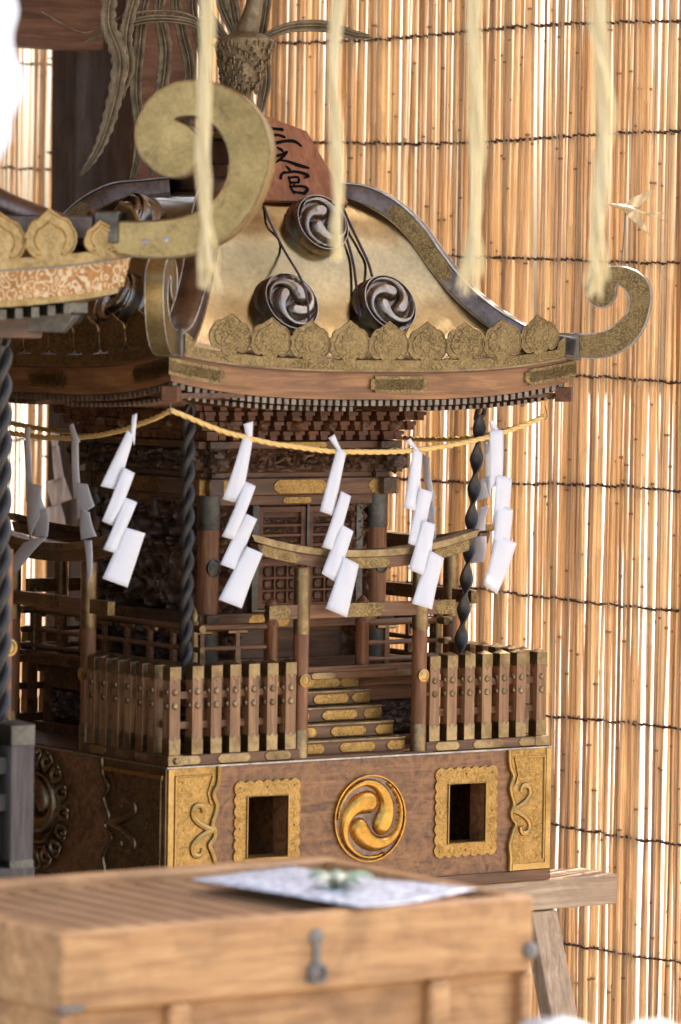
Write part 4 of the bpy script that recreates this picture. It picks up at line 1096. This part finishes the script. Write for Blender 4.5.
shide_x([[(25, 440), (31, 440), (34, 500), (27, 502)], [(32, 482), (44, 486), (48, 508), (32, 540)], [(37, 510), (51, 508), (51, 536), (36, 537)], [(28, 542), (52, 536), (20, 574), (9, 572)]], [(25, 430), (31, 426), (31, 446), (27, 444)], -.458, 'leftmost paper streamer, its last fold swung out to the left over the side gate', 8)
shide_x([[(53, 446), (60, 446), (66, 482), (56, 484)], [(47, 482), (66, 477), (74, 499), (54, 507)], [(49, 508), (63, 503), (69, 530), (50, 530)]], [(51, 430), (60, 434), (58, 448), (53, 450)], .44, 'squarish grey paper streamer between the two leftmost long ones, on the far rope', 9)
shide_x([[(73, 440), (80, 442), (83, 500), (75, 498)], [(78, 482), (90, 484), (97, 506), (79, 520)], [(84, 508), (93, 512), (100, 536), (84, 540)], [(88, 540), (96, 540), (96, 575), (92, 590)]], [(70, 426), (74, 423), (81, 442), (74, 444)], -.458, 'narrow paper streamer seen edge on, just left of the one over the dark wall', 10)

# ------------------------------------------------------------------ heavy twisted black cords
def heavy_cord(p0, p1, R, pitch, label, name='twisted_cord', ribbon=False):
    mb = MB(); p0 = Vector(p0); p1 = Vector(p1); n = int((p0-p1).length/.004); T = (p1-p0).normalized(); a = T.orthogonal().normalized(); b = T.cross(a)
    for st in range(2):
        pth = []; rad = []
        for i in range(n+1):
            p = p0.lerp(p1, i/n); an = i*.004/pitch*2*pi+st*pi
            pth.append(p+(a*cos(an)+b*sin(an))*R*.52); rad.append(R*(.56+.06*noise.noise(Vector((i*.13, st, 0)))))
        mb.tube(pth, rad, 9, 0)
    if ribbon:
        mb = MB(); vs = []; fs = []; q_ = 14
        for i in range(n+1):
            p = p0.lerp(p1, i/n); an = i*.004/pitch*pi*2; d1 = a*cos(an)+b*sin(an); d2 = b*cos(an)-a*sin(an)
            for j in range(q_):
                t = 2*pi*j/q_; vs.append(p+d1*cos(t)*R*(1+.08*noise.noise(Vector((i*.2, j, 0))))+d2*sin(t)*R*.40)
        for i in range(n):
            for j in range(q_): fs.append((i*q_+j, i*q_+(j+1) % q_, (i+1)*q_+(j+1) % q_, (i+1)*q_+j))
        fs += [tuple(range(q_))[::-1], tuple(range(n*q_, n*q_+q_))]; mb.add(vs, fs)
    mb.tube(smoothpath([p0+Vector((-.012, 0, -.01)), p0+Vector((-.006, 0, .012)), p0+Vector((.004, 0, .022)), p0+Vector((.010, 0, .008)), p0+Vector((0, 0, -.008))], 4), R*.35, 7)
    return tag(mb.build(name, 'blackcord', angle=80), label, 'cord', 'twisted black cords hanging from the eaves')
heavy_cord((-.345, -.345, .650), (-.345, -.345, .152), .0135, .085, 'thick glossy black twisted cord hanging from the near eave corner')
heavy_cord((.345, -.345, .650), (.302, -.345, .152), .0135, .118, 'black twisted cord at the right, hanging in front of the reed screen', ribbon=True)

# ------------------------------------------------------------------ trestle under the shrine
tr = thing('trestle', 'rough pale wooden trestle with a slanting leg under the right end of the shrine', 'trestle', (0, 0, -.82))
for y0 in (-.45, .30):
    mb = MB()
    def bf(x0, x1, ya, yb, z0, z1):
        mb.box(x0, x1, ya, yb, z0, z1)
    bf(-.60, .629, y0+.0, y0+.12, -.326, -.2655)
    mb.build('beam', 'palewood', tr, .003)
for sx in (-1, 1):
    for y0, yy in ((-.435, -.56), (.36, .48)):
        mb = MB(); x = sx*.43
        t = Vector((0, yy-y0, -.49)).normalized()
        for dz in (0,):
            vs = []
            for q, z in ((y0, -.328), (yy, -.8195)):
                xo = x+(.035 if z < -.5 else 0)*sx+(.012 if sx > 0 else 0)
                for a, b in ((-.032, -.02), (.032, -.02), (.032, .02), (-.032, .02)): vs.append((xo+a, q+b, z))
            mb.add(vs, [(3, 2, 1, 0), (4, 5, 6, 7), (0, 1, 5, 4), (1, 2, 6, 5), (2, 3, 7, 6), (3, 0, 4, 7)])
        mb.build('leg', 'palewood_z', tr, .003)

# ------------------------------------------------------------------ offertory chest in the foreground
X0, X1, YF, YB, ZT = -1.816, -1.011, -2.276, -1.74, .010
ch = thing('offertory_chest', 'plain wooden offertory chest with slatted top, out of focus in the foreground', 'chest', ((X0+X1)/2, (YF+YB)/2, -.82))
mb = MB(); rw = .045
mb.box(X0, X1, YF, YF+rw*.6, -.100, ZT); mb.box(X0, X1, YB-rw, YB, -.100, ZT); mb.box(X0, X0+rw*.6, YF+rw*.6, YB-rw, -.100, ZT-.001); mb.box(X1-rw*.6, X1, YF+rw*.6, YB-rw, -.100, ZT-.001)
mb.box(X0+.02, X1-.02, YF+.02, YB-.02, -.06, -.05)
lid = mb.build('lid_frame', 'chest', ch, .005)
mb = MB(); n = 17
for i in range(n):
    x = X0+rw*.6+(X1-X0-rw*1.2)*(i+.5)/n
    mb.prism([(x-.019, -.016), (x+.019, -.016), (x+.012, -.004), (x-.012, -.004)], YF+rw*.6, YB-rw, 0)
mb.build('slatted_top', 'chest_slat', ch, .001)
mb = MB(); mb.box(X0+.018, X1-.018, YF+.018, YB-.018, -.80, -.1005); mb.box(X0+.002, X1-.002, YF+.002, YB-.002, -.82, -.75)
mb.build('chest_body', 'chest', ch, .004)
for x in (-1.775, -1.624, -1.179, -1.052):
    if x in (-1.775, -1.052): continue
    mb = MB(); mb.box(x-.017, x+.017, YF-.004, YF+.0175, -.75, -.101); mb.build('batten', 'chest', ch, .006)
for sx, x in ((-1, X0), (1, X1)):
    mb = MB(); mb.box(min(x, x-sx*.02), max(x, x-sx*.02), YF-.002, YF+.03, -.75, -.1015); mb.build('corner_post', 'chest', ch, .004)
mb = MB(); c = Vector((-1.398, YF, -.05))
mb.M = Matrix.Translation(c) @ RX
mb.lathe([(.012, 0), (.012, .003), (.007, .006), (0, .007)], 16, (0, .026, 0)); mb.lathe([(.015, 0), (.015, .004), (.008, .008), (0, .009)], 16, (0, -.022, 0)); mb.M = Matrix.Identity(4)
mb.box(c.x-.005, c.x+.005, YF-.006, YF, -.078, -.02); mb.box(c.x-.016, c.x+.016, YF-.005, YF, -.088, -.076)
mb.tube([(c.x+.012*cos(t/3), YF-.010, -.074+.012*sin(t/3)) for t in range(20)], .003, 6)
mb.build('hasp', 'iron', ch)
mb = MB(); mb.M = Matrix.Translation((-1.018, YF, -.070)) @ RX; mb.lathe([(.013, 0), (.012, .006), (.006, .010), (0, .011)], 16); mb.M = Matrix.Identity(4); mb.M = Matrix.Translation((X1, YF+.025, -.070)) @ Matrix.Rotation(pi/2, 4, 'Y'); mb.lathe([(.014, 0), (.013, .008), (.007, .014), (0, .015)], 16)
mb.M = Matrix.Identity(4); mb.build('stud', 'iron', ch)
mb = MB(); mb.box(X0-.001, X0+.035, YF-.0015, YF+.01, -.098, -.088); mb.build('corner_bracket', 'iron', ch)
# printed sheet with a leafy sprig on it
q = [at(190, 881, 'z', .013), at(360, 909, 'z', .013), at(476, 893, 'z', .013), at(292, 868, 'z', .013)]
mb = MB(); mb.grid(lambda a, b: q[0].lerp(q[1], a).lerp(q[3].lerp(q[2], a), b)+Vector((0, 0, .004*sin(a*5)*sin(b*4)+.003)), 16, 16)
tag(mb.build('printed_sheet', 'printed', solid=.001), 'white sheet printed with blue grey lines lying on the chest top', 'printed sheet')
c = at(336, 886, 'z', .02)
lf = thing('leaf_sprig', 'small green and beige leafy sprig lying on the printed sheet', 'leaf sprig', c)
for k in range(9):
    a = k*2.4; mm = 'leaftan' if k in (0, 4, 7) else 'leafgreen'
    mb = MB(); D = Vector((cos(a), sin(a), 0)); Sx = Vector((-sin(a), cos(a), 0)); L_ = .026+.014*(k % 3)
    mb.grid(lambda u, v: c+D*(L_*u)+Sx*((v-.5)*.026*sin(pi*min(1, u+.08))**.7)+Vector((0, 0, .003+.014*sin(pi*u*.8)*(1+.4*(k % 2))-.012*abs(v-.5))), 8, 4)
    mb.build('leaf', mm, lf, solid=.0008)

# ------------------------------------------------------------------ second shrine at the left, nearer to us
s2c = Vector((-.7655, -.7634, 0)); h2 = .55; C2 = s2c-Vector((h2, -h2, 0))
r2s = thing('portable_shrine', 'second portable shrine cut off by the left edge, with the big plain brass curl', 'portable shrine', (C2.x, C2.y, -.17))
DD = 7.8
Dg = Vector((1, -1, 0)).normalized()
def diag2(px, py):
    d = fw+RT*((px-340.5)/FPX)-UP*((py-512)/FPX); n_ = Vector((1, 1, 0)); p0 = Vector((C2.x, C2.y, 0))
    k = (p0-CP).dot(n_)/d.dot(n_); p = CP+d*k; return ((p-p0).dot(Dg), p.z)
def eav2(u): return .034*abs(u)**3
def P2(x, y, z): return (C2.x+x, C2.y+y, z)
mb = MB()
def st2(hy, z0, z1, th=.006, n=40, u0=-1, u1=1, lift=eav2, hy2=None):
    vs = []; fs = []; hy2 = hy2 or hy
    for i in range(n+1):
        u = u0+(u1-u0)*i/n; l = lift(u)
        vs += [P2(u*hy, -hy, z0+l), P2(u*hy2, -hy2, z1+l), P2(u*(hy2-th), -(hy2-th), z1+l), P2(u*(hy-th), -(hy-th), z0+l)]
    for i in range(n):
        a = i*4; b = a+4
        for q_ in range(4): fs.append((a+q_, b+q_, b+(q_+1) % 4, a+(q_+1) % 4))
    fs += [(3, 2, 1, 0), (n*4, n*4+1, n*4+2, n*4+3)]
    return vs, fs
def rot2(mb, fn):
    for k in range(4):
        mb.M = Matrix.Translation(C2) @ Matrix.Rotation(k*pi/2, 4, 'Z') @ Matrix.Translation(-C2); fn(mb)
    mb.M = Matrix.Identity(4)
ze = at(112, 286, 'd', DD).z-.034       # bottom of the carved fascia in the middle of a side
rot2(mb, lambda m_: (m_.add(*st2(.545, ze-.012, ze, .03), 1), m_.add(*st2(.552, ze, ze+.050, .006, hy2=.560), 0), m_.add(*st2(.563, ze+.050, ze+.053, .01), 2)))
mb.build('carved_fascia', ['arabesque', 'oldgilt', 'iron'], r2s)
mb = MB()
def band2(m_):
    m_.add(*st2(.560, ze+.053, ze+.072, .004), 0)
    for k in range(13):
        xc = (k-6)*.1045-.02; u = xc/.56;
        if abs(xc) > .56: continue
        l = eav2(u); a = atan2(eav2(u+.02)-eav2(u-.02), .04*.56)
        cp = crest_poly(.104 if k < 11 else .07, .084 if k < 11 else .055)
        pl = [(C2.x+xc+x*cos(a)-z*sin(a), ze+.066+l+z*cos(a)+x*sin(a)) for x, z in cp]
        m_.prism(pl, C2.y-.5605, C2.y-.5555, 0); m_.tube([(x, C2.y-.5612, z) for x, z in pl[2:-2]], .0022, 6, 1)
        m_.tube([(C2.x+xc+(x-C2.x-xc)*.62, C2.y-.5608, (z-ze-.066-l)*.62+ze+.078+l) for x, z in pl[4:-4]], .0022, 6, 1)
rot2(mb, band2)
mb.build('crest_band', ['oldgilt', 'gold_line'], r2s)
mb = MB()
RG = sorted([(lambda q: (q[0]/sqrt(2), q[1]))(diag2(*p_)) for p_ in ((112, 226), (88, 221), (60, 213), (30, 202), (0, 189), (-40, 165))])
PR2 = [(.06, RG[0][1]+.30), (.16, RG[0][1]+.27), (.26, RG[0][1]+.14)]+[q for q in RG if q[0] > .30]
def roof2(m_):
    def fn(a, b):
        t = .06+(.555-.06)*b; u = (a-.5)*2
        return P2(u*t, -t, prof(t, PR2)-.045-.05*(t/.555)**2.5*(1-abs(u)**3))
    m_.grid(fn, 30, 40, 0)
    D = Vector((1, -1, 0)).normalized(); Sd = Vector((1, 1, 0)).normalized(); pts = []
    for i in range(30):
        t = .1+(PR2[-1][0]-.1)*i/29; pts.append(Vector(P2(t, -t, prof(t, PR2)-.024)))
    m_.tube(pts, .024, 10, 0)
rot2(mb, roof2); mb.build('roof', 'bronze', r2s)
# hanging corner rafter with slanted grey end and small blocks
mb = MB()
pa = at(30, 292, 'd', DD+.05); pb = at(76, 316, 'd', DD)
Dg = Vector((1, -1, 0)).normalized()
mb.M = Matrix.Translation((C2.x, C2.y, 0)) @ Matrix.Rotation(-pi/4, 4, 'Z')
L_ = (Vector((pb.x, pb.y, 0))-Vector((C2.x, C2.y, 0))).dot(Dg); zz = pb.z
mb.prism([(L_-.20, zz-.030), (L_-.025, zz-.030), (L_, zz+.0), (L_-.01, zz+.006), (L_-.10, zz+.03), (L_-.20, zz+.03)], -.022, .022, 0)
mb.M = Matrix.Identity(4)
mb.build('corner_rafter', 'steelgrey', r2s, .002)
mb = MB()
def raf2(m_):
    x = -.47
    while x < .47:
        l = eav2(x/.55); m_.box(C2.x+x-.008, C2.x+x+.008, C2.y-.525, C2.y-.3, ze-.035+l, ze-.016+l, 0); x += .033
rot2(mb, raf2); mb.build('rafter_ends', 'steelgrey', r2s, .001)
mb = MB(); mb.box(C2.x-.30, C2.x+.30, C2.y-.30, C2.y+.30, -.1, ze-.02, 0); mb.box(C2.x-.45, C2.x+.45, C2.y-.45, C2.y+.45, ze-.06, ze-.012, 0)
mb.build('shrine_wall', 'darkwood', r2s, .004)
cb = at(38, 880, 'd', DD)
hb2 = max(abs(cb.x-C2.x), abs(cb.y-C2.y))
mb = MB(); mb.box(C2.x-hb2, cb.x, cb.y, C2.y+hb2, -.185, -.150, 0); mb.box(C2.x-hb2+.01, cb.x-.012, cb.y+.012, C2.y+hb2-.01, -.40, -.185, 1)
mb.build('base_block', ['steelgrey', 'greywood'], r2s, .003)
px_, py_ = cb.x-.030, cb.y+.030
def post2(x, y):
    mb = MB(); h_ = .0235
    mb.box(x-h_, x+h_, y-h_, y+h_, -.149, .100, 0); mb.box(x-h_-.001, x+h_+.001, y-h_-.001, y+h_+.001, .085, .122, 1); mb.box(x-h_-.001, x+h_+.001, y-h_-.001, y+h_+.001, -.1495, -.115, 1)
    a = h_+.001; mb.add([(x-a, y-a, .122), (x+a, y-a, .122), (x+a, y+a, .122), (x-a, y+a, .122), (x, y, .130)], [(0, 1, 4), (1, 2, 4), (2, 3, 4), (3, 0, 4)], 1)
    return mb.build('fence_post', ['greywood', 'steelgrey'], r2s, .002)
post2(px_, py_)
for k in range(1, 4): post2(px_-.075*k, py_)
for k in range(1, 4): post2(px_, py_+.085*k)
mb = MB()
for z in (-.03, .035): mb.box(px_-.4, px_, py_-.008, py_+.008, z, z+.03); mb.box(px_-.008, px_+.008, py_, py_+.4, z, z+.03)
mb.box(px_-.4, px_+.026, py_-.026, py_+.026, -.1497, -.128); 
mb.build('fence_rail', 'greywood', r2s, .002)
mb = MB(); c = at(1, 640, 'd', DD+.12); mb.lathe([(.020, -.14), (.020, .42)], 24, (c.x, c.y, 0), 0); mb.M = Matrix.Translation((c.x+.004, c.y-.02, at(3, 652, 'd', DD).z)) @ RX; mb.lathe([(.016, -.003), (.016, .003), (.012, .004), (.010, .002), (0, .004)], 20, m=1); mb.M = Matrix.Identity(4)
mb.build('gate_pillar', ['keyaki_z', 'gold_line'], r2s)
# big plain curl
BO = [(112, 249), (122, 254), (150, 258), (180, 257), (205, 250), (235, 233), (258, 204), (272, 162), (268, 128), (252, 104), (228, 88), (200, 81), (170, 87), (148, 106), (138, 134), (146, 160), (168, 177), (188, 175), (200, 160), (201, 142), (193, 128), (178, 120), (190, 117), (206, 119), (222, 132), (232, 155), (229, 182), (214, 204), (190, 216), (160, 221), (125, 222), (116, 223)]
out2 = [diag2(x, y) for x, y in BO]; riv = [diag2(148, 242)+(.0065,), diag2(169, 240)+(.006,)]
bc = curl_mesh(out2, .050, ['olive', 'olive', 'brass', 'silver'], Dg, Vector((1, 1, 0)).normalized(), C2, r2s, rivets=riv)
tag(bc, 'big plain olive brass spiral curl')
mb = MB(); a, b = diag2(114, 223)
mb.M = Matrix.Translation(C2) @ Matrix.Rotation(-pi/4, 4, 'Z'); mb.box(a-.03, a+.014, -.034, .034, b-.036, b+.020, 0); mb.box(a-.2, a-.03, -.03, .03, b-.03, b+.012, 1); mb.M = Matrix.Identity(4)
mb.build('ridge_socket', ['steelgrey', 'bronze'], r2s, .004)
ct = at(3, 345, 'd', DD+.03); cbm = at(2, 720, 'd', DD+.03)
heavy_cord(ct, cbm, .0155, .10, 'greyish twisted cord at the very left edge under the second shrine roof')

# ------------------------------------------------------------------ straw tassels and streamer in the foreground
def tassel(px0, px1, py1, wpx, label, d=6.3, seed=0, split=0):
    rnd = random.Random(seed); mb = MB(); n = 19; k = 36
    for s_ in range(n):
        ph = rnd.uniform(0, 2*pi); rad = rnd.uniform(0, wpx*.5); tw = rnd.uniform(1.2, 2.2)
        end = rnd.uniform(-22, 6) if rnd.random() < .85 else rnd.uniform(-40, -20)
        pts = []; rs = []
        for i in range(k+1):
            t = i/k; y = -70+(py1+end+70)*t; sw = px0+(px1-px0)*max(0, t)
            pinch = 1-.55*math.exp(-((t-.86)/.05)**2)
            spread = 1+.5*max(0, t-.88)*6
            x = sw+rad*pinch*spread*cos(ph+tw*t*5)+3*sin(t*7+seed)+split*max(0, t-.82)*rnd.choice((-1, 1))*0
            dd = rad*sin(ph+tw*t*5)/700
            if split: x += split*.6*max(0, t-.84)*(1 if s_ % 2 else -1)
            pts.append(at(x, y, 'd', d+dd)); rs.append(.0023*(1-.5*max(0, t-.9)*8))
        mb.tube(pts, rs, 5)
    return tag(mb.build('straw_tassel', 'straw', angle=80), label, 'straw tassel', 'pale straw tassels hanging in the foreground')
tassel(207, 205, 288, 15, 'leftmost straw tassel, crossing the big brass curl', 6.3, 1, 55)
tassel(342, 333, 258, 12, 'straw tassel hanging past the wooden plaque and the top roof boss', 6.3, 2, 0)
tassel(480, 472, 292, 17, 'straw tassel ending above the right roof ridge', 6.2, 3, 50)
tassel(602, 600, 296, 22, 'rightmost straw tassel, ending at the small curled finial', 6.2, 4, 30)
mb = MB(); prof_px = [(14, -60), (16, -10), (19, 12), (14, 34), (16, 52), (24, 72), (25, 92), (18, 108), (12, 122), (11, 138), (4, 152), (-6, 164), (-30, 170), (-60, 100), (-60, -60)]
dW = 6.2
P = smoothpath([at(x, y, 'd', dW) for x, y in prof_px], 4, closed=True)
mb.add([p-fw*.003 for p in P]+[p+fw*.003 for p in P], [tuple(range(len(P))), tuple(range(2*len(P)-1, len(P)-1, -1))]+[(i, i+len(P), (i+1) % len(P)+len(P), (i+1) % len(P)) for i in range(len(P))])
tag(mb.build('paper_streamer', 'paper'), 'bright white blurred paper streamer with wavy edge at the top left corner', 'paper streamer')
mb = MB(); hang = [at(x, -72-8*sin((x+40)/700*pi)*-1, 'd', 6.3 if x < 400 else 6.2) for x in range(-60, 720, 12)]
for st in range(3):
    mb.tube([q+UP*(.008*cos(i*.9+st*2.1))+fw*(.008*sin(i*.9+st*2.1)) for i, q in enumerate(hang)], .0095, 7)
tag(mb.build('hanging_rope', 'straw', angle=80), 'straw rope stretched above the picture from which the foreground tassels hang', 'rope')
# white cloth bundles peeping in at the bottom edge
BUN = []
for (px, wpx, top, lab) in ((556, 46, 1017, 'white rounded cloth bundle at the bottom edge, between chest and reed screen'), (655, 30, 1020, 'white rounded cloth bundle in the bottom right corner')):
    c = at(px, top, 'd', 5.6); r = wpx/795; c.z -= r*.62
    mb = MB()
    def fn(a, b):
        th = 2*pi*a; phh = pi*b; n_ = Vector((sin(phh)*cos(th), sin(phh)*sin(th), cos(phh)*.62)); return c+n_*r*(1+.10*noise.noise(n_*3))
    mb.grid(fn, 32, 20); tag(mb.build('cloth_bundle', 'cloth'), lab, 'cloth bundle'); BUN.append(c-Vector((0, 0, r*.60)))

bn = thing('low_bench', 'plain low wooden bench carrying the white cloth bundles just below the picture', 'bench', (BUN[0].x, BUN[0].y, -.82))
zb2 = min(q.z for q in BUN); bx0, bx1 = min(q.x for q in BUN)-.12, max(q.x for q in BUN)+.12; by0, by1 = min(q.y for q in BUN)-.10, max(q.y for q in BUN)+.10
mb = MB(); mb.box(bx0, bx1, by0, by1, zb2-.03, zb2+.004); mb.build('seat', 'chest', bn, .004)
for x in (bx0+.03, bx1-.07):
    for y in (by0+.02, by1-.06):
        mb = MB(); mb.box(x, x+.04, y, y+.04, -.82, zb2-.0305); mb.build('leg', 'chest', bn, .003)
